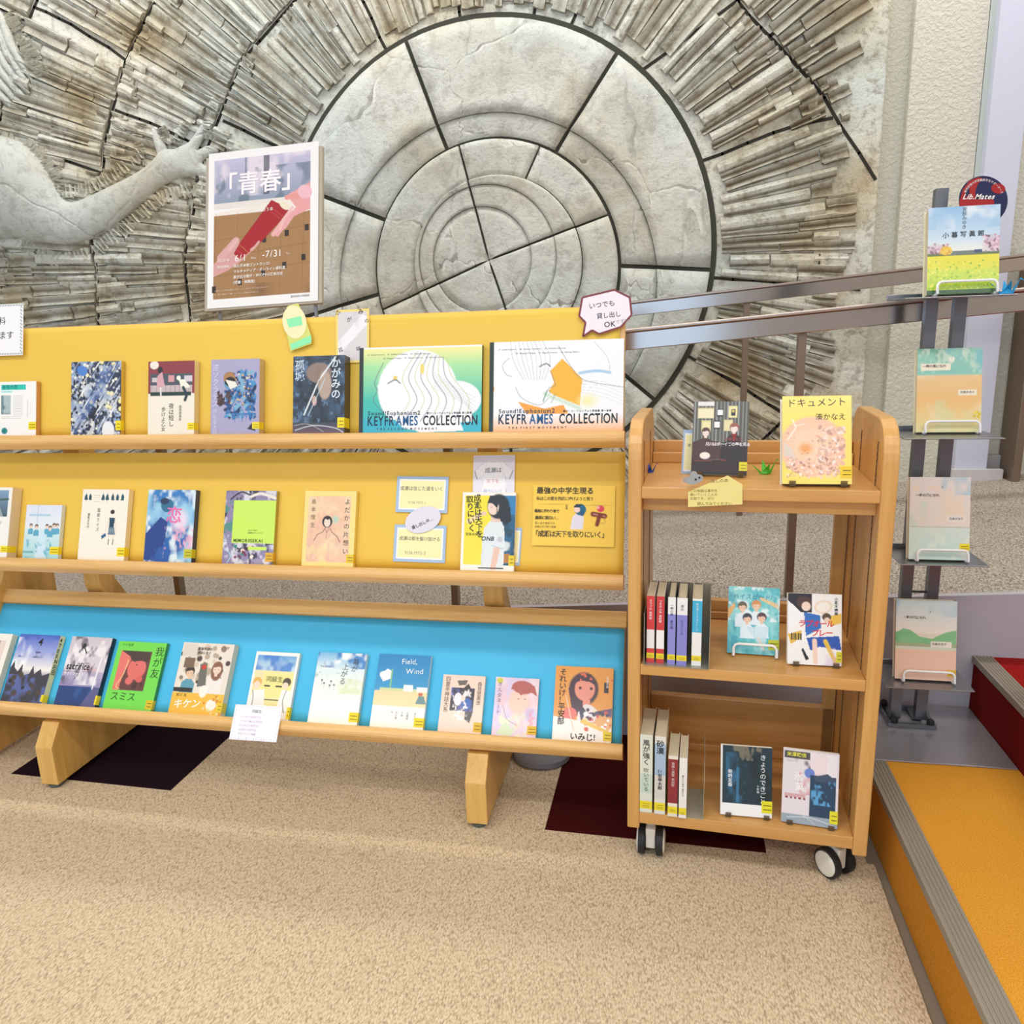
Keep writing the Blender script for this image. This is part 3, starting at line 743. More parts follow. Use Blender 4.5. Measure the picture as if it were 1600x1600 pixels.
# ---------------- top tier
def p_white(a):
    a.rect(.05, .05, .72, .15, '2fc4b4'); a.rect(.05, .17, .34, .20, '9fe0da'); a.rect(.05, .25, .31, .60, '6c8790').cloud('b8c8ca', 5, .45, 5, .8, (.05, .25, .31, .60))
    for k in range(13): a.rect(.37, .26+k*.029, .64, .267+k*.029, 'a8a8a6', .6)
    for k in range(3): a.rect(.05, .64+k*.025, .6, .647+k*.025, 'a8a8a6', .6)
    a.ell(.14, .90, .09, .062, '1d8c90', soft=.05); a.rect(.76, .35, .78, .66, 'b9b9c8', .6); a.rect(.84, .4, .86, .62, 'b9b9c8', .6)
tier_book(0, 1, 58, 597, .014, 'small white paperback with turquoise title bar at left end of top tier', p_white, [('赤毛の恋', .07, .06, 11, '0d6f68', 'h', {'sx': 1.1}), ('上', .09, .87, 9, '0b2f33', 'h')], bg='f6f5f2', spine='d69a58', stick={'v0': .74, 'v1': .88, 'u0': .80, 'spine': False})
def p_marble(a):
    a.cloud('8fa3c4', 5, .4, 5).cloud('2f3b58', 8, .5, 9).cloud('1b2030', 11, .58, 12)
    a.specks(150, ['e9e7df', 'c9d0d8', '3a4a78', 'f0eddc'], .015, .035, al=.9).specks(60, ['11141f', '232c3f'], .012, .03)
    a.specks(13, ['efe6a8', 'f3ecbb'], .035, .05)
    a.poly([(.1, .98), (0, .93), (.62, .12), (.98, 0), (1, .05), (.72, .3)], '5a79b4', .55); a.specks(60, ['ffffff', 'b9c9e8', '27324d'], .008, .014, (.1, 0, .95, 1), 12, .6)
    a.ell(.75, .93, .13, .13, 'eceef0'); a.ell(.22, .12, .12, .07, '4e82cf', .5, .8)
tier_book(0, 112.5, 190.3, 565.5, .013, 'hardback with swirling blue and white marbled pebble cover', p_marble, bg='c8cdd6', spine='d8b54a', stick={'v0': .8, 'v1': .93, 'u0': .9})
def p_walk(a):
    a.rect(0, 0, 1, .44, '8d3b42').rect(.05, .17, .95, .33, '4c5560').rect(.05, .33, .95, .44, 'c9b7b8').rect(.08, .22, .25, .28, 'cfc3c8').rect(.44, .19, .56, .28, 'd89aa0').rect(.78, .2, .95, .28, 'd6cdd4')
    for k in range(9): a.line([(.08+k*.1, .30), (.08+k*.1, .42)], .008, '6a6470')
    a.rect(.05, .42, .93, .47, '1e4038'); a.ell(.13, .05, .10, .06, 'efe8dc'); a.ell(.26, .12, .06, .05, '23262e'); a.poly([(.2, .2), (.3, .14), (.36, .33), (.18, .36)], 'd8a4ac')
    a.line([(.27, .36), (.28, .50)], .02, 'efe6e0'); a.ell(.66, .23, .05, .035, 'f1efe6'); a.poly([(.66, .25), (.78, .25), (.92, .36), (.72, .37)], 'f0efe0'); a.line([(.76, .36), (.84, .46), (.8, .53)], .035, '22384a')
tier_book(0, 232.6, 304.6, 565, .020, 'cream hardback with crimson night scene and walking figures on upper half', p_walk, [('夜は短し', .45, .57, 15, '2a2522', 'v'), ('歩けよ乙女', .29, .62, 12.5, '4a403a', 'v'), ('森見登美彦', .67, .60, 8, '6a5a50', 'v')], bg='f1e9d8', spine='e9d9ae')
def p_blue(a):
    a.specks(150, ['2f6fb0', '1e4f8c', '4b93c9', '7fb1d0', '12355e'], .02, .055, (.32, .18, .92, .78), 2.2, al=.95)
    a.specks(60, ['d9b07a', '8a6a50', 'e8dcc4', '1a1a24'], .012, .028, (.35, .2, .9, .75)); a.specks(26, ['3f2b30', '5a4246'], .015, .04, (.1, .45, .4, .62), 2, .4)
    a.ell(.38, .25, .13, .09, 'b07f4e'); a.ell(.40, .30, .12, .07, '241b22'); a.poly([(.3, .27), (.5, .3), (.55, .36), (.4, .4)], 'eeeae0'); a.poly([(.76, .93), (.85, .85), (.93, .96)], '26323c')
    for k in range(16):
        x = .45+k*.03; a.poly([(x, .72), (x+.03, .72), (x+.02, .80+.05*math.sin(k*2.3))], '2f74b8')
tier_book(0, 330.5, 406, 562, .024, 'lilac hardback with a burst of blue feathers on the cover', p_blue, [('逆ソクラテス', .03, .06, 18, 'd9d6ee', 'v', {'bold': .01}), ('伊坂幸太郎', .04, .66, 13, 'ddd8ee', 'v')], bg='aaa6c8', spine='c9b089')
def p_castle(a):
    a.cloud('3d5a78', 4, .4, 3).cloud('16202e', 7, .52, 5, .8).cloud('6f8fb4', 12, .62, 6, .6); a.ell(.5, .22, .26, .14, '8d7a72', 0, .9); a.ell(.62, .38, .14, .20, 'b59f90', 0, .8)
    a.ell(.33, .66, .1, .05, '26384c'); a.ell(.42, .58, .05, .07, 'c9a79c'); a.line([(.22, .76), (.5, .32), (.82, .02)], .018, 'e9f0f6', .85); a.line([(.3, .77), (.62, .3)], .012, 'cfe0ee', .7)
    a.grad('34404e', '6a4a55', .86, 1).curve([(.05, .96), (.4, .9), (.8, .93), (.98, .99)], .012, 'dfe6ea', .8).curve([(.02, .9), (.3, .88), (.6, .98)], .008, 'ffffff', .6)
tier_book(0, 458.5, 538.7, 556.7, .034, 'thick dark slate hardback in crinkled film with large white title', p_castle, [('かがみの', .74, .03, 25, 'dfe9f2', 'v', {'bold': .012}), ('孤城', .03, .05, 26, 'c7d6e8', 'v', {'bold': .015}), ('辻村深月', .45, .12, 12, 'a08878', 'v')], bg='2b3a4b', spine='3a3230', stick={'v0': .80, 'v1': .93, 'u0': .87})
def p_key(a, n):
    L = '6a7080'
    if n == 2:
        a.grad('f4ec9c', 'a9e3a4', .02, .22).grad('a9e3a4', '3fc0ae', .22, .62).grad('3fc0ae', '2fb3c6', .62, 1)
        a.ell(.48, .50, .33, .47, 'f4f4f8', .1, 1, .04); a.ell(.80, .62, .20, .22, 'f4f4f8', 0, 1, .05); a.poly([(.15, .44), (.22, .78), (.5, .99), (.95, .97), (.9, .6), (.5, .3)], 'f4f4f8')
        for k in range(9): a.curve([(.48+.03*k, .06+.01*k), (.36+.05*k, .35), (.42+.06*k, .62), (.30+.07*k, .86)], .0055, L if k % 2 else 'c8cc88', .8)
        for k in range(7): a.curve([(.62, .3+.03*k), (.76+.02*k, .45+.04*k), (.95, .6+.05*k)], .003, L, .7)
        a.curve([(.2, .18), (.13, .40), (.15, .5), (.12, .62), (.2, .75)], .005, L); a.ell(.3, .36, .02, .03, 'e8d06a'); a.ell(.52, .26, .02, .07, 'ecd878'); a.curve([(.24, .42), (.30, .38), (.34, .42)], .007, '6a6f80')
        a.poly([(0, .84), (.3, .84), (.4, .99), (0, 1)], '2fb0c8'); a.poly([(.83, .88), (1, .86), (1, .99), (.86, .97)], '30b4cc')
    else:
        a.rect(0, 0, 1, 1, 'f3f4f8'); a.poly([(.0, .46), (.04, .5), (.03, .6), (0, .6)], 'f0a020')
        a.poly([(.46, .33), (.55, .2), (.70, .42), (.68, .74), (.60, .72), (.45, .55), (.49, .46)], 'f0b42c'); a.poly([(.22, .66), (.42, .74), (.56, .70), (.6, .8), (.3, .82)], 'f0a238')
        a.ell(.74, .66, .10, .10, 'f6e9a0', al=.8, soft=.8)
        for k in range(9): a.curve([(.16+.03*k, .0), (.18+.035*k, .2), (.26+.02*k, .42)], .0035, 'a8a88a' if k % 2 else L, .8)
        a.curve([(.46, .33), (.50, .48), (.45, .52), (.46, .6), (.38, .70), (.25, .62), (.2, .5)], .004, L); a.curve([(.15, .18), (.10, .26), (.13, .36), (.17, .38)], .004, L); a.curve([(.38, .28), (.43, .25), (.46, .28)], .007, '6a6f80')
        a.curve([(.52, .06), (.62, .3), (.72, .44), (1, .52)], .004, L); a.curve([(.78, .02), (.88, .2), (.9, .36)], .003, L); a.curve([(.68, .36), (.8, .34), (.9, .36)], .014, 'a9cbe8', .7)
        for k in range(5): a.curve([(.70, .45+.03*k), (.85, .46+.04*k), (1, .55+.04*k)], .0025, L, .7)
        a.line([(.42, .58), (.68, .74)], .020, 'dceadf'); a.line([(.42, .58), (.68, .74)], .003, '5f9a7a'); a.line([(.44, .54), (.41, .66)], .006, '3f8a5a'); a.line([(.5, .58), (.47, .68)], .004, '3f8a5a')
        a.grad('f3f4f8', 'f6b26a', .8, 1)
    a.rect(0, 0, .034, 1, '14292c')
    a.rect(.06, .955, .10, .96, '33404a').rect(.93, .94, .98, .945, '33404a')
for n, uL, uR, vT, mv, lb in ((2, 561.6, 752.5, 542, 'THE SECOND MOVEMENT', 'wide landscape art book with turquoise gradient and line-drawn head'), (1, 764.3, 973.6, 533, 'THE FIRST MOVEMENT', 'wide landscape art book with white cover and orange patch')):
    tier_book(0, uL, uR, vT, .014, lb, lambda a, n=n: p_key(a, n),
      [('Sound!Euphonium2', .075, .735, 13.5, '1d3d52', 'h', {'bold': .02, 'gap': .09}), ('響け！ユーフォニアム２原画集 第%s楽章' % ('二' if n == 2 else '一'), .56, .757, 5.4, '24303a', 'h', {'bold': .02, 'gap': .12}),
       ('KEYFR', .07, .785, 32, '14324c', 'h', {'bold': .03, 'sx': .66}), ('AMES', .31, .785, 32, '1a5c94', 'h', {'bold': .03, 'sx': .66}), ('COLLECTION', .53, .785, 32, '11161c', 'h', {'bold': .03, 'sx': .63}),
       (mv, .15, .932, 7, '4a2c22', 'h', {'bold': .02, 'gap': .55}),
       ('01  Sound! Keyword    02  Sunshine Candlestick    03  Weekend Nocturne', .07, .075, 4.6, '5a6066', 'h'), ('04  Dripping Prologue    05  Magical Concerto    06  Morning Fanfare', .2, .12, 4.6, '5a6066', 'h')],
      bg='f3f4f8', spine='14292c', stick=None, res=.0016)
    # ---------------- middle tier
def p_road(a):
    a.rect(0, 0, 1, 1, 'f4f1ea').rect(.3, .04, .93, .42, '6f8ba8').grad('7fa0c0', '3f5a66', .04, .42, .3, .93).poly([(.55, .42), (.7, .18), (.85, .42)], '9aa6a8'); a.line([(.3, .2), (.93, .17)], .02, '3c5648')
tier_book(1, -62, 12, 762, .032, 'thick white hardback with landscape photo at left edge of middle tier', p_road, [('ランニングワルツ', .2, .48, 12, '77706a', 'h')], bg='f4f1ea', spine='e0cfae')
def p_class(a):
    a.grad('dfe4f4', 'e8eef4', 0, .5).grad('d5e9ee', 'a6dbe4', .45, 1).rect(.33, 0, .345, .38, 'a9b4c8').rect(.1, .17, .7, .215, 'a9cfe0', .9)
    for x, k in ((.17, .045), (.33, .05), (.62, .045), (.72, .05), (.82, .05), (.91, .045)): a.person(x, .40+.03*math.sin(x*20), k, '6a4a3c', 'f0d2bc', '5aa9c9', 0, 0)
    a.poly([(.42, .5), (.56, .5), (.66, 1), (.34, 1)], 'cfe8f6'); a.cloud('49a9c4', 8, .6, 5, .8, (0, .65, 1, 1)).rect(0, .87, .3, .91, '4c9f9a', .7)
tier_book(1, 36.6, 92, 789.6, .013, 'small paperback with pale blue classroom scene of pupils', p_class, [('いま', .06, .05, 7, 'ffffff', 'v')], bg='eef3f6', spine='d9e2e4', stick={'v0': .78, 'v1': .92, 'u0': .76})
def p_girl(a):
    a.rect(0, 0, 1, 1, 'f6f0e2')
    for x in (.08, .17, .45, .54, .66, .76, .87): a.poly([(x-.035, .155), (x-.03, .1), (x, .055), (x+.03, .1), (x+.035, .155)], '1d4f5c'); a.line([(x, .15), (x, .18)], .006, '3c4a48')
    for k in range(4): a.line([(.25, .09+k*.028), (.38, .09+k*.028)], .005, '3c5a66')
    a.ell(.68, .32, .05, .035, '2a2222'); a.poly([(.62, .40), (.74, .40), (.73, .54), (.63, .54)], '20415c'); a.poly([(.62, .54), (.74, .54), (.77, .64), (.61, .64)], '6f8496')
    for k in range(4): a.line([(.61, .56+k*.02), (.76, .56+k*.02)], .004, 'e8e4da')
    for x in (.64, .735): a.line([(x, .64), (x-.005, .78)], .011, 'e8c8b4'); a.line([(x, .71), (x-.005, .78)], .012, '23252c')
    a.line([(.62, .42), (.55, .6)], .01, 'e9cdb8'); a.line([(.75, .42), (.79, .62)], .01, 'e9cdb8'); a.poly([(.47, .66), (.56, .62), (.58, .66), (.49, .71)], '1f5f8c'); a.rect(.08, .925, .15, .928, '888')if 0 else None
tier_book(1, 122.8, 195, 765.3, .018, 'cream hardback with a row of dark trees above a schoolgirl', p_girl, [('濫星クイズ', .34, .27, 11, '6a625a', 'v', {'gap': .15}), ('瀬尾まなほ', .14, .34, 8, '6a625a', 'v')], bg='f6f0e2', spine='ecdcb8', stick={'v0': .82, 'v1': .94, 'u0': .84})
def p_sea(a):
    a.grad('2f7fc4', '1f55a8', 0, 1).cloud('9fd4ee', 3, .45, 3, .9).cloud('e6f4fa', 5, .58, 5, .9).poly([(0, .62), (.3, .38), (.45, .45), (.42, .7), (.32, .99), (0, .98)], '1b3f8c').ell(.42, .22, .14, .10, '2b6f94').ell(.36, .16, .1, .05, '1c3a5c')
    a.ell(.70, .42, .22, .20, 'e9ddee', 0, .9, .5).curve([(.5, .34), (.62, .42), (.56, .55), (.75, .58), (.9, .5)], .010, 'ee8aa8').curve([(.6, .3), (.75, .45), (.7, .6)], .008, 'e79ab8').cloud('f4b8cc', 9, .62, 6, .8, (.4, .5, 1, .95)).cloud('2a62b4', 6, .55, 5, .7, (0, .8, 1, 1))
tier_book(1, 225.6, 300, 766, .018, 'deep blue hardback with pink brushed lettering over clouds', p_sea, [('恋', .42, .22, 46, 'ec6fae', 'h', {'bold': .012, 'rot': -.06}), ('住野よる', .12, .07, 9, 'dce9f4', 'v'), ('か「」く「', .62, .6, 10, 'f0b0c8', 'v')], bg='2f7fc4', spine='16305c', stick={'v0': .82, 'v1': .94, 'u0': .84, 'c': 'c9c428'})
def p_lime(a):
    a.rect(0, 0, 1, 1, '8f86ac').cloud('d8d8e4', 7, .5, 6).cloud('3a3a55', 9, .6, 8).curve([(.1, .12), (.3, .02), (.5, .06), (.62, .02)], .018, '1f1c26').curve([(.5, .08), (.7, .04), (.98, .1)], .03, 'ece6dc').cloud('3a8f7c', 8, .55, 8, .8, (0, .12, .17, .7))
    a.rect(.17, .13, 1, .72, 'ccf060').specks(22, ['f2e9dc', '7a2c50', '1c8c7c', 'e7c8b8', '262230'], .02, .05, (.25, .74, .6, .92)).rect(.5, .765, .86, .805, 'ccf060').curve([(.1, .82), (.16, .9), (.1, .99)], .012, 'a9d8ee')
    for k in range(14): a.line([(.62+k*.025, .93), (.66+k*.025, .99)], .005, 'f2f0f4')
tier_book(1, 347.8, 427, 767.5, .013, 'book with large lime green panel over a comic-style cover', p_lime, [('MIMORIISEKAI', .20, .655, 11.5, '3f5a1c', 'h', {'bold': .02, 'gap': .02}), ('みもり せかい', .48, .53, 4.2, '5a6a20', 'h'), ('放課後のプレイリスト', .48, .565, 4.2, '4a5a20', 'h')], bg='8f86ac', spine='b0a040', stick={'v0': .84, 'v1': .96, 'u0': .85, 'c': 'e0b02c'})
def p_yodaka(a):
    a.rect(0, 0, 1, 1, 'f3e08a').rect(.08, .07, .90, .94, 'eec3a4').cloud('f1d6b0', 4, .4, 3, .9, (.08, .07, .9, .94)).cloud('e9b09c', 6, .56, 5, .6, (.08, .07, .9, .94)).ell(.62, .38, .08, .07, '9fd6c8', 0, .9, .8).cloud('f4e29a', 5, .5, 4, .7, (.1, .7, .9, .94))
    a.ell(.46, .41, .105, .085, '231a18').ell(.46, .42, .065, .065, 'f0dccb').poly([(.40, .36), (.46, .34), (.52, .36), (.47, .39)], '231a18').line([(.42, .5), (.38, .55), (.28, .58), (.22, .66)], .010, '2a2220').line([(.52, .5), (.56, .55), (.66, .6), (.72, .68)], .010, '2a2220').line([(.43, .5), (.46, .56), (.50, .5)], .008, '2a2220').line([(.46, .56), (.45, .65)], .006, '2a2220')
    for e in (.435, .487): a.ell(e, .42, .010, .006, '2a2220')
tier_book(1, 472, 552.5, 767.9, .014, 'yellow-bordered hardback with ink sketch of a dark-haired woman', p_yodaka, [('よだかの片想い', .78, .10, 15.5, '55403a', 'v', {'gap': .32}), ('島本理生', .13, .11, 13, '77604c', 'v', {'gap': .5})], bg='f3e08a', spine='ecd870', stick={'v0': .84, 'v1': .95, 'u0': .86, 'c': 'eac82c'})
def p_naruse(a):
    a.rect(0, 0, 1, 1, 'f4f2ec').rect(.05, .04, .62, .93, 'f4e332').rect(.62, .04, 1, .93, '1f5f86').rect(.72, .04, 1, .28, '2a7fb8').cloud('dfe9ea', 6, .55, 6, .9, (.62, .3, 1, .75)).cloud('1c3a44', 8, .5, 6, .7, (.62, .4, 1, .93)).rect(.8, .78, .92, .90, 'b57a2c')
    a.poly([(.38, .98), (.40, .62), (.43, .45), (.55, .36), (.72, .36), (.80, .44), (.82, .68), (.80, .98)], 'e2e9ee').poly([(.55, .30), (.72, .28), (.72, .38), (.55, .38)], 'e8ccbc')
    a.ell(.68, .18, .22, .17, '16222c').poly([(.70, .2), (.90, .18), (.93, .36), (.83, .42), (.72, .36)], '16222c').ell(.585, .19, .11, .105, 'f0d6c8').poly([(.47, .14), (.52, .04), (.72, .04), (.66, .2), (.56, .14)], '16222c').line([(.655, .2), (.66, .32)], .012, '16222c').ell(.55, .19, .018, .008, '3a3030')
    a.ell(.41, .27, .055, .03, 'ecc8b4').poly([(.08, .36), (.35, .26), (.38, .31), (.12, .42)], 'f0d8b0', .8).poly([(.62, .70), (.74, .70), (.66, .99), (.56, .99)], 'e9c4b0').line([(.58, .68), (.8, .72)], .008, '6f8494').line([(.43, .5), (.40, .95)], .005, '8fa0ac').ell(.73, .6, .055, .04, 'c8ccd4')
    a.rect(.33, .955, .81, .975, '23262c')
tier_book(1, 719.5, 803, 770, .016, 'yellow and blue hardback with figure in a white baseball shirt', p_naruse, [('成瀬は天下を', .20, .03, 18.5, '141414', 'v', {'bold': .02, 'rot': .10, 'gap': -.06}), ('取りにいく', .06, .05, 18.5, '141414', 'v', {'bold': .02, 'rot': .10, 'gap': -.06}), ('宮島未奈', .08, .52, 7.5, '3a3420', 'h'), ('ONB', .39, .56, 14, '16283c', 'h', {'bold': .03, 'shear': .2})], bg='f4f2ec', spine='e9e4d4', stick={'v0': .80, 'v1': .93, 'u0': .90, 'c': 'e6cf2c'})
# ---------------- bottom tier
tier_book(2, -78, -10, 990, .020, 'off-white book cut by the left edge on the bottom tier', lambda a: a.rect(.7, .1, .9, .5, 'e9d6cc'), [('春の', .7, .1, 12, '8a7a70', 'v')], bg='f3efe4', spine='dfd8c4', stick=None)
def p_four(a):
    a.grad('3e63c4', '9aa6de', 0, .25).grad('9aa6de', 'f1ece6', .25, .52).cloud('ffffff', 4, .5, 4, .8, (0, .05, 1, .5)).cloud('4a62b8', 5, .58, 5, .8, (0, 0, 1, .35)).grad('f1ece6', '8f8aa0', .52, .62)
    a.poly([(0, 1), (0, .5), (.06, .40), (.1, .5), (.2, .56), (.28, .44), (.33, .62), (.5, .58), (.55, .46), (.62, .58), (.75, .5), (.82, .6), (1, .55), (1, 1)], '3c3a44').cloud('5a68a8', 5, .5, 6, .9, (0, .6, 1, 1)).specks(9, ['2a2624', '4c4038'], .05, .08, (0, .6, 1, .9))
tier_book(2, 2, 66, 992.6, .020, 'paperback with silhouetted crowd under blue sky and numeral four', p_four, [('4', .50, .04, 30, '1c1c22', 'h', {'bold': .01}), ('TEEN', .50, .25, 6.5, '1c1c22', 'h', {'bold': .02}), ('石田衣良', .48, .32, 5, '3c3c44', 'h')], bg='9aa6de', spine='ecdfa4', spine_text=('4TEEN石田', 15, '1c1c1c', .03), stick={'v0': .87, 'v1': .97, 'u0': .95})
def p_sac(a):
    a.grad('cfc4cc', 'd9cfd8', 0, .5).grad('b9aec6', '8f86b0', .5, .72).cloud('c98a82', 4, .5, 4, .7, (0, .1, .8, .5)).cloud('f4f0f2', 5, .5, 5, .8, (0, 0, 1, .7)).cloud('5a5068', 6, .62, 7, .8, (0, 0, 1, .7)).ell(.36, .14, .06, .05, '2c2a2c').ell(.42, .19, .07, .04, 'f4f4f4').line([(.38, .16), (.46, .24)], .02, '26242a')
    a.rect(0, .72, 1, 1, '1f3f7a').cloud('2f5a9c', 6, .45, 4, .7, (0, .72, 1, 1)).poly([(.62, 1), (.84, .72), (1, .72), (1, 1)], '5a5a8c').line([(.86, .3), (.82, .74)], .02, 'f4f4f8', .8)
tier_book(2, 84.9, 149, 996.3, .016, 'bluish-mauve paperback with a leaping figure and bold black title', p_sac, [('sacrifice', .06, .37, 27, '17141a', 'h', {'bold': .04, 'sx': .72}), ('サクリファイス', .04, .52, 9, 'f8f6f6', 'h', {'bold': .03})], bg='cfc4cc', spine='1c1820', stick={'v0': .83, 'v1': .96, 'u0': .96})
def p_green(a):
    a.rect(0, 0, 1, 1, '74dc4e').rect(.10, .14, .74, .72, '6a3a38').poly([(.10, .14), (.26, .14), (.34, .28), (.25, .5), (.22, .72), (.10, .72)], 'e8766c').ell(.50, .40, .20, .17, 'e27068').poly([(.10, .14), (.7, .14), (.72, .3), (.55, .28), (.4, .3), (.3, .22)], '4a3634').curve([(.29, .28), (.25, .5), (.16, .66), (.24, .7)], .012, 'e8cf90').ell(.40, .58, .08, .06, 'e0706a').ell(.6, .55, .07, .05, 'd9625c').cloud('3a2a28', 6, .5, 6, .8, (.38, .6, .74, .72)).ell(.48, .34, .025, .012, '3a2020')
tier_book(2, 161, 237, 1004, .012, 'bright green book with red-toned portrait panel', p_green, [('我が友', .80, .06, 28, '245214', 'v', {'gap': .06}), ('スミス', .10, .74, 26, '245214', 'h'), ('アイ世界', .08, .03, 9, '3a7a28', 'h')], bg='74dc4e', spine='3f8c28', stick={'v0': .84, 'v1': .97, 'u0': .86, 'c': 'd9c01c'})
def p_kiken(a):
    a.rect(0, 0, 1, 1, 'e9dfd2').specks(50, ['8f7c6c', '4a3e38', 'd8c4ae', 'b8a48e'], .03, .07, (.02, .05, .95, .62)).rect(.02, .02, .3, .2, 'ded4c6').person(.25, .42, .085, '3a302a', 'e8c0a0', '5a9cb0').person(.76, .35, .095, '8a5f48', 'f0d4c0', 'eee6e0', 1).rect(.10, .22, .30, .36, '7a624e').poly([(.42, .3), (.55, .28), (.6, .6), (.44, .62)], '6a6a62').ell(.5, .34, .05, .04, 'c8402c')
    a.rect(0, .64, .36, .70, '2a2622').rect(0, .71, 1, 1, 'eebb3c').ell(.78, .86, .10, .08, 'f4eee0').specks(14, ['d8902c', 'e8d890'], .02, .04, (.6, .72, .98, .98)).ell(.58, .68, .08, .09, 'f4f0e6')
tier_book(2, 263.6, 345, 1006, .024, 'comic-style hardback with yellow lower band and white brush title', p_kiken, [('キケン', .08, .80, 26, 'fbf6e6', 'h', {'bold': .03, 'rot': .05, 'shear': .15}), ('有川 浩', .08, .72, 9, '5a3a1c', 'h'), ('最強学園の', .3, .06, 9, '3a302a', 'h', {'bold': .03}), ('悪役に告ぐ', .32, .12, 8, '3a302a', 'h', {'bold': .03})], bg='e9dfd2', spine='dcd0b4', stick={'v0': .82, 'v1': .95, 'u0': .90, 'c': 'e8c828'})
def p_dou(a):
    a.rect(0, 0, 1, 1, 'f7f5f0').grad('6aa9dc', 'cfe2f0', .05, .28, .05, .95).cloud('3f7fd0', 4, .5, 5, .9, (.05, .05, .95, .28)).rect(.05, .28, .95, .8, 'efe6a0').rect(.28, .33, .93, .66, 'f0e690').rect(.05, .3, .28, .5, 'ece2b0').rect(.32, .5, .46, .52, '3a3430').rect(.58, .5, .72, .52, '3a3430').rect(.3, .7, .8, .72, '5a5040')
    a.ell(.15, .46, .11, .08, 'e8b458').ell(.15, .5, .08, .06, 'f4dcc4').ell(.82, .44, .10, .07, '4a4030').ell(.80, .49, .07, .05, 'f4dcc4').poly([(.02, .9), (.08, .58), (.34, .56), (.42, .9)], 'f4f2ee').poly([(.66, .9), (.74, .55), (.94, .56), (.95, .9)], 'f4f2ee').curve([(.08, .58), (.12, .72), (.1, .88)], .012, '3a3430').curve([(.84, .56), (.8, .72), (.86, .88)], .012, '3a3430')
tier_book(2, 382, 451, 1020, .012, 'white-edged book with two pupils by a yellow noticeboard', p_dou, [('同級生', .34, .36, 16, '4a4430', 'h')], bg='f7f5f0', spine='e9e4d8', stick={'v0': .80, 'v1': .97, 'u0': .93})
def p_maku(a):
    a.grad('6fb6e2', 'dfeef2', 0, .24).cloud('2f7fc8', 4, .5, 5, .9, (0, 0, 1, .22)).cloud('f6fafa', 5, .55, 5, .9, (0, 0, 1, .35)).grad('dfeef2', 'f6f5ec', .24, .5).line([(.2, .02), (.2, .3)], .006, 'c8dcec').cloud('8fae9a', 7, .5, 5, .7, (0, .28, 1, .36)).cloud('c9dc9c', 5, .45, 4, .6, (.4, .36, 1, .58))
    for x, y in ((.16, .40), (.21, .44), (.35, .41), (.42, .46), (.33, .47)): a.ell(x, y, .022, .018, '3a4a6a').line([(x, y+.01), (x+.01, y+.07)], .008, '8a93a4')
tier_book(2, 480.8, 558, 1021, .014, 'pale hardback with tiny figures on a white field under blue sky', p_maku, [('幕が', .74, .07, 18, '4c5058', 'v', {'rot': -.08}), ('上がる', .54, .14, 19, '4c5058', 'v', {'rot': -.08}), ('平田オリザ', .08, .19, 6, '77848c', 'h')], bg='f6f5ec', spine='e2e4dc', stick={'v0': .82, 'v1': .95, 'u0': .82})
def p_field(a):
    a.grad('1f86c4', '2f9bd0', 0, .5).ell(.18, .28, .13, .05, 'eef4f6').poly([(.06, .3), (.2, .2), (.3, .24), (.28, .34), (.14, .38)], 'f4f6f6').rect(.275, .2, .30, .68, '7fc48a').rect(.1, .46, .95, .5, 'cfd8a0').rect(.55, .41, .72, .5, 'eaf0f2').rect(.8, .43, 1, .5, 'eaeef0').rect(0, .5, 1, .70, 'f0d9a4').poly([(.8, .66), (.85, .55), (.95, .55), (1, .66)], '5f8a8c').ell(.88, .53, .05, .025, 'c8604a').rect(0, .70, 1, 1, 'f4f1ea')
tier_book(2, 577.9, 661, 1024, .014, 'hardback with white flag on a sandy beach and blue sky', p_field, [('Field,', .45, .05, 19, 'f4f8fa', 'h', {'rot': .03}), ('Wind', .55, .18, 20, 'f4f8fa', 'h', {'rot': .05}), ('あさの', .80, .77, 6.5, '6a6a6a', 'v'), ('川端裕', .66, .77, 6.5, '6a6a6a', 'v'), ('小林', .56, .77, 6.5, '6a6a6a', 'v'), ('五十嵐', .45, .77, 6.5, '6a6a6a', 'v'), ('中', .37, .77, 6.5, '6a6a6a', 'v')], bg='f4f1ea', spine='dfe4e4', stick={'v0': .84, 'v1': .96, 'u0': .82})
def p_yojo(a):
    a.rect(.22, .22, .78, .62, '2a2430').cloud('5a62a8', 6, .48, 6, .9, (.22, .22, .78, .62)).ell(.4, .42, .1, .12, 'eceaf2').poly([(.4, .3), (.62, .14), (.74, .3), (.6, .4)], '3a3030').poly([(.34, .10), (.6, .08), (.56, .17), (.4, .18)], '6a625c').ell(.62, .5, .12, .11, '2f5fb4').ell(.52, .4, .06, .06, 'f0d8cc').poly([(.6, .62), (.78, .62), (.72, .82), (.6, .76)], '3a3436').cloud('f4f0f2', 9, .6, 9, .9, (.24, .24, .76, .78))
tier_book(2, 684, 751, 1056, .012, 'small pale pink paperback with a dark square picture of figures', p_yojo, [('四畳半神話大系', .07, .03, 13.5, '5a443c', 'v', {'gap': -.06}), ('森見登美彦', .83, .10, 12, '5a443c', 'v', {'gap': -.04})], bg='f1d5c4', spine='efe0cc', stick={'v0': .80, 'v1': .96, 'u0': .82, 'c': 'e2ba2c'})
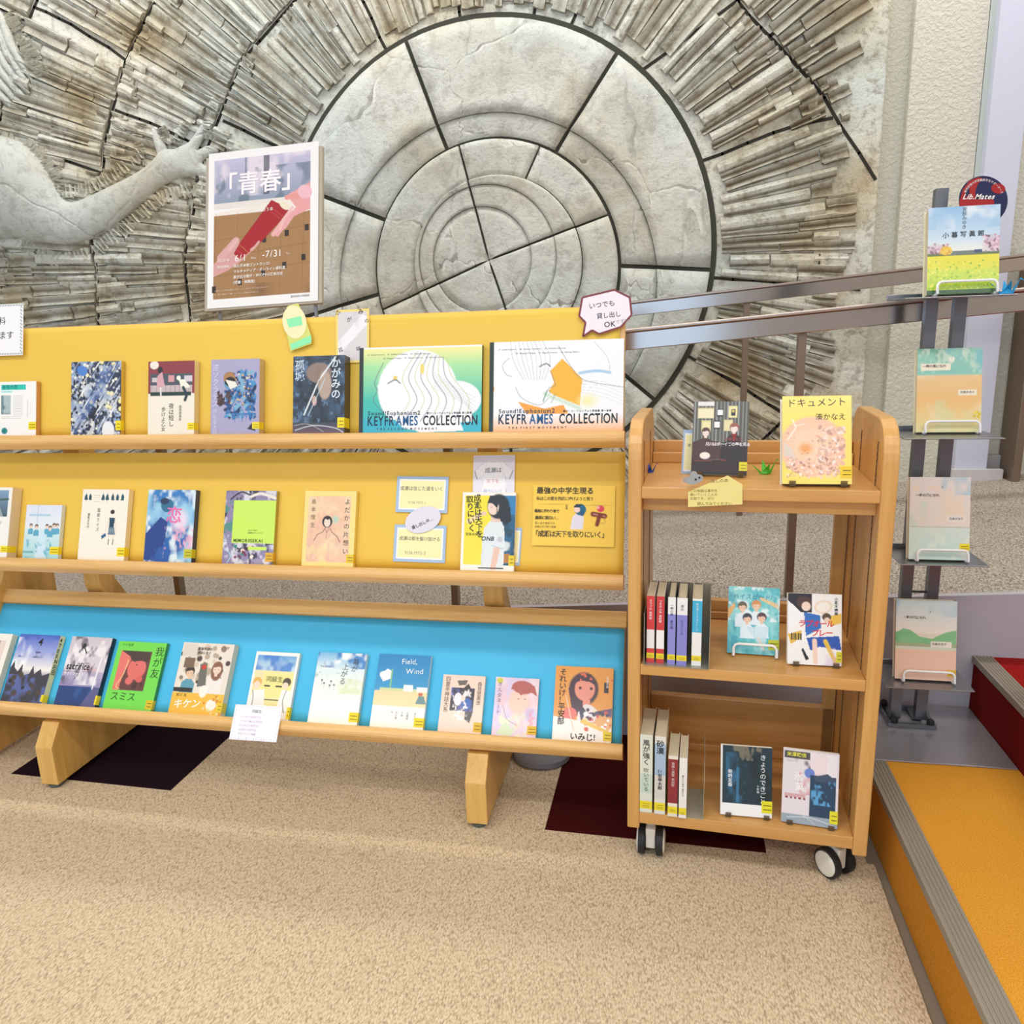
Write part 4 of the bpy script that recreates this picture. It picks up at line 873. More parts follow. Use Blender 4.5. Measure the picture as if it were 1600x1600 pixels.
def p_opt(a):
    a.rect(0, 0, 1, 1, 'ecd6de').cloud('d6c8ea', 3, .5, 4, .9).cloud('e2eec4', 4, .52, 4, .9, (0, .6, .8, 1)).cloud('f0c4c8', 5, .55, 4, .8).ell(.55, .40, .27, .25, 'f2cdbd', 0, 1, .3).ell(.64, .16, .27, .12, 'b65f58', .1).poly([(.36, .2), (.42, .1), (.9, .12), (.98, .3), (.8, .22), (.6, .3), (.5, .2)], 'b65f58').ell(.55, .36, .03, .012, '6a3a3c').ell(.7, .36, .03, .012, '6a3a3c').curve([(.22, .5), (.32, .7), (.55, .8)], .012, 'a888a8').ell(.1, .06, .08, .05, 'c8cf4c').ell(.82, .6, .14, .14, 'c8b4dc', 0, .8, .6).cloud('e88a94', 7, .62, 7, .7, (.7, .5, 1, .8)).poly([(.1, .95), (.3, .75), (.5, .9), (.4, 1)], 'cfe2c0')
tier_book(2, 768, 837, 1060, .010, 'small pastel paperback with reddish-haired face in profile', p_opt, [('オルタネート', .05, .08, 13, '7a5a78', 'v', {'gap': .04})], bg='ecd6de', spine='ece4dc', stick={'v0': .80, 'v1': .94, 'u0': .80, 'c': 'e8bc2c'})
def p_sore(a):
    a.rect(0, 0, 1, 1, 'eaa04c').ell(.50, .30, .27, .24, '4a3444').poly([(.24, .3), (.46, .12), (.5, .6), (.34, .7)], '4a3444').ell(.52, .30, .185, .17, 'ee9a88').poly([(.32, .24), (.4, .1), (.62, .1), (.72, .26), (.6, .2), (.44, .19)], '4a3444')
    for e in (.44, .63): a.ell(e, .29, .03, .022, '33202c')
    a.rect(.5, .44, .62, .56, 'ee9a88').poly([(.42, .62), (.54, .5), (.66, .52), (.8, .62), (.84, .72), (.4, .76)], 'ece4e6').poly([(.44, .6), (.5, .54), (.56, .6), (.48, .74)], '3c3a54').ell(.28, .64, .13, .09, 'e8776c').poly([(.0, .68), (.36, .72), (1, .78), (1, 1), (0, 1)], 'f3f0ea').poly([(.58, .62), (1, .54), (1, .66), (.7, .64)], '5a4a78').ell(.86, .74, .16, .12, 'e8a860').specks(26, ['d8503c', '3a3048', 'f0d8a0', 'ffffff'], .02, .045, (.55, .55, .98, .86)).line([(.2, .40), (.36, .86)], .012, 'e6d2b4').poly([(.5, .70), (.96, .84), (.94, .88), (.46, .75)], 'ecc44c').rect(.85, .2, .93, .34, '3a2c38').specks(7, ['e06a50'], .02, .035, (0, .05, 1, .2))
tier_book(2, 862.5, 955, 1043, .014, 'orange hardback with long-haired girl at right end of bottom tier', p_sore, [('それいけ！平安部', .07, .03, 18.5, '2a1c18', 'v', {'bold': .012, 'gap': -.08}), ('いみじ!', .30, .88, 19, '18120f', 'h', {'bold': .03, 'rot': -.02}), ('100', .6, .68, 9, 'd8402c', 'h', {'bold': .03}), ('宮島未奈', .88, .12, 7, 'fbf4ea', 'v')], bg='eaa04c', spine='e6a860', stick={'v0': .85, 'v1': .97, 'u0': .86, 'c': 'ecd02c'})

# ---------------- notes and cards
def card(label, cat, p0, n, px, paint=None, texts=(), bg='ffffff', bend=0., thick=.0008, res=.0016, name='note_card', poly=None, polyc=None, zt=.0004):
    """px: pixel corners TL, TR, BR, BL of a sheet lying in the plane (p0, n); poly: optional outline of the same sheet in pixels"""
    q = [hit(u, v, p0, n) for u, v in px]; x = q[2]-q[3]; y = q[0]-q[3]
    w = (np.linalg.norm(q[1]-q[0])+np.linalg.norm(x))/2; h = (np.linalg.norm(y)+np.linalg.norm(q[1]-q[2]))/2
    xx = x/np.linalg.norm(x); yy = y-xx*(y@xx); mw = frame(q[3], xx, yy)
    if poly:
        inv = mw.inverted(); P = [tuple((inv @ Vector(hit(u, v, p0, n)))[:2]) for u, v in poly]
        m = MB(); m.prism(P, 'z', 0, thick); o = m.build(name, flat(polyc or bg, .6), None, mw)
        if paint: paint(o, P, w, h, thick)
    else:
        art = Art(w, h, bg, res)
        if paint: paint(art)
        o = grid_obj(name, art, None, MATTE, thick, thick, bg, bend=bend, mw=mw)
    letters(o, texts, w, h, z=thick+zt+(abs(bend)*.9 if bend else 0))
    return tag(o, label, cat)
def TPn(i, off=.0042): return (T[i].c-T[i].n*off, T[i].n)
def frame_paint(c, k=.05):
    def f(a): a.rect(0, 0, 1, 1, c); a.rect(k, k*1.5, 1-k, 1-k*1.5, 'ffffff'); a.rect(k*1.5, k*2.2, 1-k*1.5, 1-k*2.2, 'f8f3b8')
    return f
G2 = 'note cards on the middle tier'
p0, n = TPn(1, .006)
c1 = card('pale yellow card with blue border, upper of two above the oval tag', 'card', p0, n, [(621, 744), (702, 745), (698, 802), (618, 800)], frame_paint('a9c4e4'), [('成瀬は信じた道をいく', .07, .27, 12.0, '55605c', 'h', {'sx': .92}), ('9136.M75-1', .24, .68, 9.5, 'b8ae8c', 'h')])
c2 = card('pale yellow card with blue border, lower one resting near the ledge', 'card', p0, n, [(619, 820), (699, 821), (696, 880), (614, 877)], frame_paint('a9c4e4'), [('成瀬は都を駆け抜ける', .10, .31, 11, '55605c', 'h', {'sx': .95}), ('9136.M75-3', .22, .70, 11, 'a8a088', 'h')])
def ellpx(cx, cy, rx, ry, rot, k=28): return [(cx+rx*math.cos(t)*math.cos(rot)-ry*math.sin(t)*math.sin(rot), cy+rx*math.cos(t)*math.sin(rot)+ry*math.sin(t)*math.cos(rot)) for t in [-2*math.pi*i/k for i in range(k)]]
p1, n1 = TPn(1, .009)
card('white oval tag with black lettering between the two bordered cards', 'tag', p1, n1, [(633, 790), (690, 790), (690, 834), (633, 834)], None, [('貸し出し中…', .16, .74, 9.8, '1c1c20', 'h', {'rot': .42, 'bold': .02})], 'e6e4f0', poly=ellpx(661, 812, 29, 19.5, -.38), polyc='e2e0ee')
def p_shirt(a):
    a.rect(0, 0, 1, 1, 'e8e8f6'); L = '2a2e38'
    a.poly([(.22, .3), (.2, 1), (.8, 1), (.78, .3), (.66, .08), (.34, .08)], 'f4f4fa'); a.poly([(.34, .08), (.04, .28), (.1, .42), (.24, .38)], 'f4f4fa'); a.poly([(.66, .08), (.95, .28), (.88, .42), (.76, .38)], 'f4f4fa')
    a.line([(.24, .38), (.2, .99)], .006, L).line([(.78, .38), (.82, .99)], .006, L).line([(.34, .08), (.04, .28), (.1, .42), (.24, .38)], .006, L).line([(.66, .08), (.95, .28), (.88, .42), (.76, .38)], .006, L).line([(.04, .28), (.1, .42)], .014, L).line([(.95, .28), (.88, .42)], .014, L).curve([(.34, .08), (.5, .12), (.66, .08)], .006, L).line([(.34, .09), (.24, .38)], .005, L).line([(.66, .09), (.76, .38)], .005, L)
card('white card drawn with a T-shirt outline, standing behind the yellow and blue book', 'card', p0, n, [(736, 712), (801, 711), (803, 800), (738, 800)], p_shirt, [('成瀬は', .28, .22, 14, '2c3444', 'h', {'rot': .03}), ('天下を', .32, .42, 11, 'd8909c', 'h'), ('取りにいく', .26, .60, 9.5, '8fb4dc', 'h')])
def p_pop(a):
    a.rect(0, 0, 1, 1, 'f7d256').line([(.03, .31), (.97, .33)], .004, '6a4a10').line([(.97, .05), (.97, .33)], .003, 'a87a20')
    a.poly([(.47, .72), (.49, .52), (.53, .47), (.61, .47), (.63, .55), (.62, .72)], 'e4e2f0').ell(.585, .40, .075, .10, '1f6a8c').ell(.545, .40, .04, .055, 'f4d8cc').poly([(.5, .36), (.53, .31), (.62, .31), (.57, .36)], '1a3a54').ell(.61, .46, .03, .05, '1f5a84')
    a.line([(.74, .47), (.88, .50)], .034, '7a3428').line([(.82, .48), (.79, .64)], .028, '7a3428').ell(.83, .38, .048, .06, 'e0405c').ell(.80, .36, .024, .03, 'f4b8b0').curve([(.86, .52), (.89, .6), (.84, .62), (.82, .58)], .005, '6a3a20').line([(.75, .47), (.79, .48)], .016, 'b87a6c').line([(.86, .50), (.88, .505)], .014, 'b87a6c')
card('yellow handwritten promotion card with brown kendama toy drawing', 'card', *TPn(1, .0065), [(832, 758), (960, 759), (959, 855), (831, 852)], p_pop,
     [('最強の中学生現る', .04, .03, 17, '1c120c', 'h', {'bold': .035, 'rot': -.0}), ('私はこの夏を西武に捧げようと思う', .04, .19, 9.2, '3a2410', 'h', {'bold': .008, 'gap': -.08}), ('最高に変わり者で', .02, .40, 8.4, '2a180c', 'h', {'bold': .02, 'gap': -.12}), ('最高に面白い…', .03, .51, 9, '2a180c', 'h', {'bold': .02, 'gap': -.1}), ('笑いあり涙ありの', .03, .61, 6.0, '5a3c1c', 'h'), ('成瀬の天下取り物語', .03, .67, 5.6, '5a3c1c', 'h'),
      ('「成瀬は天下を取りにいく」', .0, .75, 16, '1c120c', 'h', {'bold': .012, 'gap': -.1, 'sx': .95}), ('成瀬', .40, .32, 6, '4a4020', 'v')], bend=.002)
card('blue-bordered card mostly hidden behind the yellow and blue book', 'card', *TPn(1, .0036), [(756, 822), (816, 824), (812, 884), (752, 880)], frame_paint('a9c4e4'))
# speech bubble, green tag, mirror card and left sign clipped on the top tier
def outline(c, k=.004):
    def f(o, P, w, h, th):
        m = MB(); n_ = len(P)
        for i in range(n_):
            a, b = np.array(P[i]), np.array(P[(i+1) % n_]); d = (b-a)/max(np.hypot(*(b-a)), 1e-6); nr = np.array([-d[1], d[0]])*k/2
            m.add([(*(a-nr), th+.0002), (*(b-nr), th+.0002), (*(b+nr), th+.0002), (*(a+nr), th+.0002)], [(0, 1, 2, 3)])
        m.build('border', flat(c), o)
    return f
pb, nb = TPn(0, .010)
card('white speech-bubble note with dark red edge at the right end of top tier', 'note', pb, nb, [(905, 455), (987, 455), (987, 527), (905, 527)], outline('7a2c34', .0045), [('いつでも', .15, .26, 15, '1c1c1c', 'h', {'rot': .13, 'bold': .005}), ('貸し出し', .31, .48, 14, '1c1c1c', 'h', {'rot': .1, 'bold': .005}), ('OK', .46, .66, 17, '1c1c1c', 'h', {'rot': .1, 'bold': .01}), ('です!!', .68, .63, 10, '8a8a90', 'h', {'rot': .15})], 'f4ecf4',
     poly=[(910, 465), (905, 494), (915, 504), (911, 526), (925, 516), (936, 522), (970, 511), (987, 492), (984, 465), (960, 453)][::-1], polyc='f2e8f2')
def tagp(o, P, w, h, th):
    inv = o.matrix_world.inverted(); pn = TPn(0, .012)
    def pl(pts, c, z, nm):
        Q = [tuple((inv @ Vector(hit(u, v, *pn)))[:2]) for u, v in pts]; m = MB(); m.prism(Q, 'z', th, th+z); m.build(nm, flat(c), o)
    pl(ellpx(460.5, 503.5, 18.5, 26, -.15), 'f4ecb8', .0008, 'oval_panel'); pl([(448, 499), (471, 494), (473, 508), (452, 512)], '8fecb0', .0012, 'green_panel')
    pl([(454, 538), (486, 524), (487, 535), (456, 547)], '8fecb0', .0010, 'green_panel')
card('small green and yellow gift-tag note above the dark slate book', 'tag', *TPn(0, .012), [(441, 478), (488, 478), (488, 550), (441, 550)], tagp, [], 'cfe070', poly=[(443, 495), (450, 478), (466, 474), (478, 500), (487, 527), (487, 537), (454, 549), (449, 525)][::-1], polyc='d8dc78')
def p_mirror(a):
    a.rect(0, 0, 1, 1, 'f6d97c').rect(.06, .04, .94, .96, 'dcd6d8').poly([(.06, .6), (.8, .1), (.94, .15), (.94, .3), (.06, .85)], 'f2f0f4', .9).cloud('c9c4cc', 5, .55, 4, .5, (.06, .04, .94, .96))
p_m, n_m = TPn(0, .006)
card('grey mirror-shaped card with handwritten kana, half hidden by wide art book', 'card', p_m, n_m, [(523, 484), (577, 483), (575, 566), (525, 568)], p_mirror, [('か', .0, -.02, 15, '26262a', 'h', {'rot': -.2}), ('が', .32, .14, 14, '26262a', 'h', {'rot': .1}), ('み', .66, .0, 14, '26262a', 'h', {'rot': .1, 'bold': .02}), ('の', .86, .18, 12, '26262a', 'h'), ('孤', .06, .72, 12, '3a3a40', 'h', {'rot': .3}), ('城', .60, .70, 12, '3a3a40', 'h', {'rot': .1})], 'dcd6d8')
def p_dash(a):
    a.rect(0, 0, 1, 1, 'f4f2f4')
    for k in range(26):
        x = .02+k*.038; a.line([(x, .035), (x+.02, .02)], .009, '4a6a6c'); a.line([(x, .975), (x+.02, .96)], .009, '4a6a6c')
    for k in range(14): a.line([(.965, .05+k*.066), (.98, .08+k*.066)], .009, '4a6a6c')
card('white sign with dashed border, cut by the left edge of the view', 'sign', *TPn(0, .014), [(-70, 478), (39, 475), (35, 555), (-72, 558)], p_dash, [('展示中の資料', .12, .24, 23, '26262c', 'h'), ('も貸出できます', .13, .52, 23, '26262c', 'h')], 'f4f2f4', res=.002)
# note hanging over the bottom ledge
def p_hang(a):
    a.rect(0, 0, 1, 1, 'f6f2f8')
    for k in range(18): a.line([(.04+k*.053, .02), (.04+k*.053, .07)], .008, 'aab4cc'); a.line([(.04+k*.053, .93), (.04+k*.053, .98)], .008, '5a6a94' if k % 3 == 0 else 'aab4cc')
    for k in range(9): a.ell(.035, .15+k*.09, .012, .014, '5a5a74'); a.ell(.965, .15+k*.09, .012, .014, '5a5a74')
tb = T[2].c-T[2].n*.0675
card('small white letter with scalloped border taped over the bottom ledge', 'note', tb, T[2].n, [(369, 1101), (440, 1104), (434, 1160), (358, 1155)], p_hang, [('同級生', .38, .12, 9, '5a5a64', 'h'), ('たいせつな友だちと', .16, .3, 6.5, 'c8a8cc', 'h'), ('いつも一緒にいた日々', .16, .43, 6.2, 'b89cc4', 'h'), ('はじめての気持ちに', .16, .55, 6.2, 'c8a4c8', 'h'), ('とまどいながらも', .16, .67, 6.2, '8f8cb4', 'h'), ('すすんでいく物語', .16, .79, 6.2, 'b49cc0', 'h')])

# ---------------- poster on its own stand behind the rack
pbl, pbr = onY(324, 483, 1.955), onY(497, 470, 1.955); up = np.array([0, .11, .39]); up /= np.linalg.norm(up)
xx = (pbr-pbl); pw = np.linalg.norm(xx); xx /= pw; upp = up-xx*(up@xx); upp /= np.linalg.norm(upp)
ph = solve_h((pbl+pbr)/2, upp, 231)
ps = empty('poster_stand', frame(pbl, xx, upp)); tag(ps, 'framed library exhibition poster with red tube and hands, standing behind the top tier', 'poster')
boxo('frame_board', (-.010, -.006, -.014), (pw+.010, ph-.012, -.001), mat('poster_frame', 'b9ad9a', .5), ps, .002)
def p_post(a):
    a.rect(0, 0, 1, 1, 'f6f4f4'); x0, y0, x1, y1 = .055, .05, .93, .945
    a.grad('c7c2dc', '8f9cb0', y0, .34, x0, x1).cloud('e9dce8', 7, .5, 5, .9, (x0, y0, x1, .30)).cloud('5c6f80', 9, .58, 7, .7, (x0, .12, x1, .34)).rect(.51, y0, .56, .30, '4a4a58', .8).rect(.34, y0, .355, .2, '6a6a7c', .7)
    a.rect(x0, .33, x1, .37, 'e8e0d8').poly([(x0, .39), (x1, .33), (x1, .42), (x0, .41)], 'f0e6dc').poly([(x0, .41), (x1, .41), (x1, y1), (x0, y1)], 'a67c50').poly([(.5, .42), (.93, .38), (.93, .43), (.6, .45)], 'efe8e4')
    for k in range(5): a.line([(x0+.2*k+.02, .40), (x0+.2*k, .92)], .003, '7a5634')
    for y in (.55, .66, .78): a.line([(x0, y+.02), (x1, y-.03)], .003, '7a5634')
    for x, y in ((.52, .585), (.72, .56), (.90, .535), (.70, .76), (.87, .72), (.51, .80), (.30, .845), (.06, .88)): a.rect(x-.018, y-.02, x+.018, y+.02, '2e2420')
    a.poly([(x0, .72), (.26, .57), (.30, .60), (.40, .64), (.34, .70), (.2, .76), (x0, .80)], 'd8a09c').line([(.26, .58), (.12, .68)], .035, 'dca8a4').line([(.42, .63), (.28, .70)], .022, 'd8a09c')
    a.poly([(.58, .34), (.68, .38), (.74, .42), (.72, .44), (.48, .61), (.30, .70), (.24, .66), (.30, .59)], 'a81420').ell(.70, .385, .055, .022, 'f0e2c8', .65)
    a.poly([(.93, .25), (.72, .32), (.80, .40), (.60, .56), (.64, .58), (.78, .46), (.93, .42)], 'e8a4a4').line([(.75, .43), (.60, .56)], .022, 'eab0ac').line([(.80, .42), (.70, .52)], .020, 'e8a8a8').line([(.77, .40), (.69, .47), (.66, .53)], .013, 'f0bcb8').line([(.72, .335), (.86, .325)], .022, 'e89a94').ell(.88, .31, .07, .045, 'f0bcc8', .5).line([(.40, .645), (.44, .625), (.47, .60)], .012, 'dca8a4').line([(.2, .63), (.27, .575)], .016, 'e4b4b0').line([(.585, .415), (.66, .465)], .003, 'd85c60').line([(.60, .40), (.68, .45)], .003, 'd85c60').line([(.27, .64), (.36, .69)], .003, 'd85c60').line([(.30, .61), (.38, .665)], .003, 'd8a060').cloud('6a4630', 4, .45, 3, .5, (x0, .86, x1, y1))
pa = Art(pw, ph, 'f6f4f4', .0013); p_post(pa); grid_obj('poster_sheet', pa, ps, MATTE, .001, 0)
letters(ps, [('「青春」', .07, .14, 66, 'fdf4f8', 'h', {'bold': .02, 'sx': .98}), ('にひたる。', .07, .345, 11, 'fbf6f4', 'h'), ('青春に出会う本', .36, .385, 11, 'fffaf4', 'h'),
             ('2026年', .09, .685, 12, 'f8ece4', 'h'), ('6/1', .25, .665, 26, 'fdf6f0', 'h'), ('Mon.', .40, .69, 8, 'f8ece4', 'h'), ('-7/31', .50, .655, 26, 'fdf6f0', 'h'), ('Fri.', .72, .68, 8, 'f8ece4', 'h'),
             ('展示場所：', .09, .73, 9, 'f8f0e8', 'h', {'bold': .015}), ('長久手本館エントランス/', .24, .73, 9.5, 'f8f0e8', 'h', {'bold': .015}), ('マルチメディア・オンライン資料室', .24, .765, 9.5, 'f8f0e8', 'h', {'bold': .015}), ('星が丘分館1F・3F/OPAC端末付近', .24, .80, 9.5, 'f8f0e8', 'h', {'bold': .015}), ('(図書・視聴覚)', .24, .835, 9.5, 'f8f0e8', 'h', {'bold': .015}),
             ('※展示している資料は貸出できます。くわしくはカウンターへおたずねください。', .07, .885, 4.4, 'e9dccf', 'h'), ('本・雑誌・映像など「青春」をテーマにした資料をあつめました。', .07, .91, 4.4, 'e9dccf', 'h'), ('愛知淑徳大学図書館', .76, .955, 6, '77706c', 'h')], pw, ph, z=.0018)
for x in (.02, pw-.02):
    a = frame(pbl, xx, upp) @ Vector((x, .06, -.018)); m = MB(); m.tube([(a.x, a.y, a.z), (a.x, a.y-.01, 1.12), (a.x, 1.945, .72)], .005, 8)
    m.build('stand_leg', STEEL, ps); bpy.data.objects[-1] if 0 else None
for o in ps.children:
    if o.name.startswith('stand_leg'): o.matrix_parent_inverse = ps.matrix_world.inverted()

# ================================================================== CART
ct_a = math.radians(-3.34); CM = Matrix.Rotation(ct_a, 4, 'Z')
cart = empty('book_cart', CM @ Matrix.Translation((.092, 1.70, 0))); tag(cart, 'light oak book cart on casters standing right of the display rack', 'book cart')
def cb_(m, name, mt, bevel=.0015, **k):
    o = m.build(name, mt, None, CM, bevel, **k); o.parent = cart; o.matrix_parent_inverse = cart.matrix_world.inverted(); return o
F0, F1 = 1.53, 1.88
def side_prof():
    r = .075; P = [(F0, .088), (F0, 1.0-r)]
    P += [(F0+r-r*math.cos(a), 1.0-r+r*math.sin(a)) for a in np.linspace(.2, math.pi/2, 7)]
    P += [(F1-r+r*math.sin(a), 1.0-r+r*math.cos(a)) for a in np.linspace(0, math.pi/2-.2, 7)]
    return P+[(F1, 1.0-r), (F1, .088)]
for x0, x1 in ((-.155, -.128), (.315, .343)):
    m = MB(); m.prism(side_prof(), 'x', x0, x1); cb_(m, 'side_panel', CZ, .003)
XI0, XI1 = -.128, .315
for z0, z1, nm in ((.845, .869, 1), (.461, .485, 0), (.102, .130, 0)):
    m = MB(); m.box((XI0, F0+.001, z0), (XI1, 1.86, z1)); cb_(m, 'shelf', CX)
m = MB(); m.box((XI0, F0+.03, .815), (XI1, F0+.05, .845)); cb_(m, 'apron', CX)
for (y0, y1, z0, z1) in ((1.825, 1.845, .869, .893), (1.846, 1.866, .869, .918), (1.84, 1.86, .485, .528), (1.825, 1.838, .485, .502), (1.835, 1.857, .13, .268), (1.815, 1.832, .13, .150)):
    m = MB(); m.box((XI0+.001, y0, z0), (XI1-.001, y1, z1)); cb_(m, 'back_rail', CX, .002)
m = MB(); m.box((XI1-.030, 1.835, .13), (XI1-.002, 1.857, .845)); cb_(m, 'corner_post', CZ)
for x in (XI0, XI1-.001):
    for y in (1.585, 1.755):
        m = MB(); m.box((x, y-.004, .14), (x+.001, y+.004, .955)); o = cb_(m, 'slot_strip', mat('slot_strip_metal', '7d5a34', .5), 0)
        m = MB()
        for k in range(60):
            z = .15+k*.0134
            m.box((x-.0002, y-.0018, z), (x+.0012, y+.0018, z+.0075))
        s2 = m.build('slots', mat('slot_dark', '2a1a0e', .8), None, CM); s2.parent = o; s2.matrix_parent_inverse = CM.inverted(); s2['kind'] = 'stuff'
def caster(x, y, rot):
    mw = CM @ Matrix.Translation((x, y, 0)) @ Matrix.Rotation(rot, 4, 'Z'); R_ = .033
    def b(m, nm, mt, par=None, **k):
        o = m.build(nm, mt, None, mw, 0, **k); P = par or root; o.parent = P
        o.matrix_parent_inverse = P.matrix_world.inverted(); return o
    m = MB(); m.box((-.011, -.020, .022), (.011, .024, .072)); m.lathe([(.013, .070), (.013, .092)], (0, .008, 0), 'z', 16)
    root = m.build('caster', PLAST, None, mw, .003); root.parent = cart; root.matrix_parent_inverse = cart.matrix_world.inverted()
    bpy.context.view_layer.update()
    for sx in (-1, 1):
        a, c = sx*.013, sx*.028
        m = MB(); m.lathe([(.020, a), (R_, a), (R_, c*.97), (R_-.004, c), (.024, c)], (0, 0, R_), 'x', 28); b(m, 'tyre', RUB, smooth=False)
        m = MB(); m.lathe([(.0275, c), (.027, c+sx*.002), (.020, c+sx*.004), (.006, c+sx*.0045)], (0, 0, R_), 'x', 28); b(m, 'wheel_hub', PLAST)
caster(-.105, 1.575, 0.0); caster(.292, 1.585, math.radians(38)); caster(-.10, 1.83, .4); caster(.285, 1.83, -.5)

def lean_book(bl, br, z, vT, tilt, t, label, group, paint, texts=(), stand='acrylic', fixY=None, maxyaw=.05, **kw):
    a = onZ(*bl, z) if fixY is None else onY(*bl, fixY); b = onZ(*br, z) if fixY is None else onY(*br, fixY); a[2] = b[2] = z; x = b-a
    w = np.linalg.norm(x); yw = math.atan2(x[1], x[0]); yw = max(ct_a-maxyaw, min(ct_a+maxyaw, yw)); x = np.array([math.cos(yw), math.sin(yw), 0])
    lo, hi = .02, .3
    for _ in range(30):
        w = (lo+hi)/2
        if prj(a+x*w)[0] < br[0]: lo = w
        else: hi = w
    b = a+x*w
    back = np.array([-x[1], x[0], 0]); th = math.radians(tilt); up = np.array([0, 0, 1])*math.cos(th)+back*math.sin(th)
    h = solve_h((a+b)/2, up, vT); mw = frame(a, x, up)
    r = make_book(label, group, mw, w, h, t, paint, texts, **kw)
    fl = z-.004 if stand else z
    base = Matrix.Translation(Vector((a[0], a[1], fl))) @ frame((0, 0, 0), x, (0, 0, 1))  # local: x right, y up, z viewer
    if stand == 'wire':
        s = MB(); rr = .0030; hh = .030; x0, x1 = w*.12, w*.95; fz = .014
        s.tube([(x0, rr, -.06), (x0, rr, fz-.004), (x0, rr+.002, fz), (x0, hh-.008, fz-.004), (x0+.004, hh-.002, fz-.005), (x0+.010, hh, fz-.005), (x1-.010, hh, fz-.005), (x1-.004, hh-.002, fz-.005), (x1, hh-.008, fz-.004), (x1, rr+.002, fz), (x1, rr, fz-.004), (x1, rr, -.06)], rr, 8)
        yb = h*.55; zb = -t-.006
        s.tube([(x0, rr, -.06), (x0+.008, yb*.5, zb-math.tan(th)*yb*.5), (x0+.010, yb, zb-math.tan(th)*yb), (x1-.010, yb, zb-math.tan(th)*yb), (x1-.008, yb*.5, zb-math.tan(th)*yb*.5), (x1, rr, -.06)], rr, 8)
        o = s.build('book_stand', WIRE, None, base, smooth=True); tag(o, 'white wire stand holding the '+label.split(' with ')[0], 'stand', 'white wire book stands' if 0 else None)
    elif stand == 'acrylic':
        s = MB(); tz = math.tan(th)
        for xx in (w*.10, w*.84):
            s.prism([(.004, .0005), (.004, .011), (.001, .011), (.001, .0035), (-t-.010, .0035), (-t-.010-h*.45*tz, h*.45), (-t-.013-h*.45*tz, h*.45), (-t-.016, .0005)][::-1], 'x', xx, xx+.012)
            # profile is (z, y): swap to local (y, z)
        s.v = [(p[0], p[2], p[1]) for p in s.v]; s.f = [f[::-1] for f in s.f]
        s.box((w*.10, .0005, -t-.014), (w*.84+.012, .0035, -t-.004))
        o = s.build('book_stand', mat('smoky_acrylic', '6b5a44', .15, 0, **{'Alpha': .55}), None, base); tag(o, 'small smoky plastic stand under the '+label.split(' with ')[0], 'stand')
    return r
def p_doc(a):
    a.rect(0, 0, 1, 1, 'f5df6e').cloud('f2d45c', 4, .5, 3, .6).ell(.44, .58, .50, .36, 'f1c2a4', 0, 1, .10).ell(.42, .55, .40, .26, 'f3cfb0', 0, .9, .4).ell(.34, .60, .13, .085, 'eda765', 0, .9, .6)
    a.specks(150, ['f6e4dc', 'e9b8a0', 'c99a8c', 'f4d8c8', 'dcb4a0'], .015, .034, (.5, .36, .90, .90), 1.4, al=.8).specks(130, ['f8ece4', 'e3b09c', 'b88a7c', 'f0d0c0'], .015, .034, (.06, .70, .75, .93), .7, al=.8).specks(50, ['5a4848', '8a5a50', '4c4450'], .004, .010, (.06, .38, .92, .93), 3, al=.8)
    for k in range(6): a.curve([(.02, .42+.05*k), (.3, .36+.04*k), (.6, .40+.04*k)], .004, 'd49a84', .6)
    a.poly([(.03, .52), (.16, .62), (.20, .72), (.02, .68)], 'd8cfc4', .8).line([(.15, .27), (.2, .36), (.08, .5)], .014, 'f8f0e4', .8).line([(.2, .34), (.32, .32)], .012, 'f8f0e4', .8)
lean_book((1222, 756), (1331, 756.5), .876, 618.5, 18, .030, 'large yellow book with drawn noodle bowl standing right on cart top', None, p_doc, [('ドキュメント', .06, .03, 18.5, '2c2440', 'h', {'rot': .02, 'bold': -.004}), ('湊かなえ', .48, .20, 14, '4a3c30', 'h')], bg='f5df6e', spine='e6cf7c', stick={'v0': .80, 'v1': .93, 'u0': .84, 'c': 'ecc92c'})
def p_holm(a):
    a.rect(0, 0, 1, 1, '5c5854')
    for k in range(15): a.rect(.02+k*.066, 0, .045+k*.066, .6, '8a9490' if k % 3 else 'a4aeb0', .8)
    a.rect(.08, 0, .38, .06, 'e8e4e4')
    for x0, y0, x1, y1, c, f in ((.08, .09, .38, .23, 'efe6c4', 'd8cf9a'), (.42, .10, .55, .20, 'f0f0f2', '2c2a2c'), (.63, .06, .80, .22, 'ece4a8', 'd8cf9a'), (.16, .26, .33, .42, 'eae2b0', 'd8cf9a'), (.38, .26, .50, .37, 'f2f2f4', '2c2a2c'), (.56, .25, .72, .40, 'e4dcac', 'd8cf9a')):
        a.rect(x0, y0, x1, y1, f); a.rect(x0+.015, y0+.012, x1-.015, y1-.012, c)
    a.rect(.68, .10, .76, .19, '2c3440').ell(.72, .13, .03, .02, 'e4cc60')
    a.person(.24, .42, .075, '5a3c38', 'f2ddd4', '4c3834').person(.75, .36, .080, '9a5f54', 'f4e0d8', '3a3034')
    a.poly([(0, .56), (.2, .5), (.5, .56), (.56, .78), (0, .8)], '4c3432').poly([(.54, .56), (.75, .52), (1, .58), (1, .8), (.5, .8)], '2e262c').ell(.24, .74, .10, .05, 'f4e8e2').rect(0, .80, 1, .97, '33201f').line([(.05, .81), (.36, .81)], .010, 'a04a44').line([(.5, .79), (.62, .80)], .012, 'a04a44').poly([(.7, .44), (.8, .44), (.76, .56)], '8f1c24').rect(0, .97, 1, 1, '1c1616')
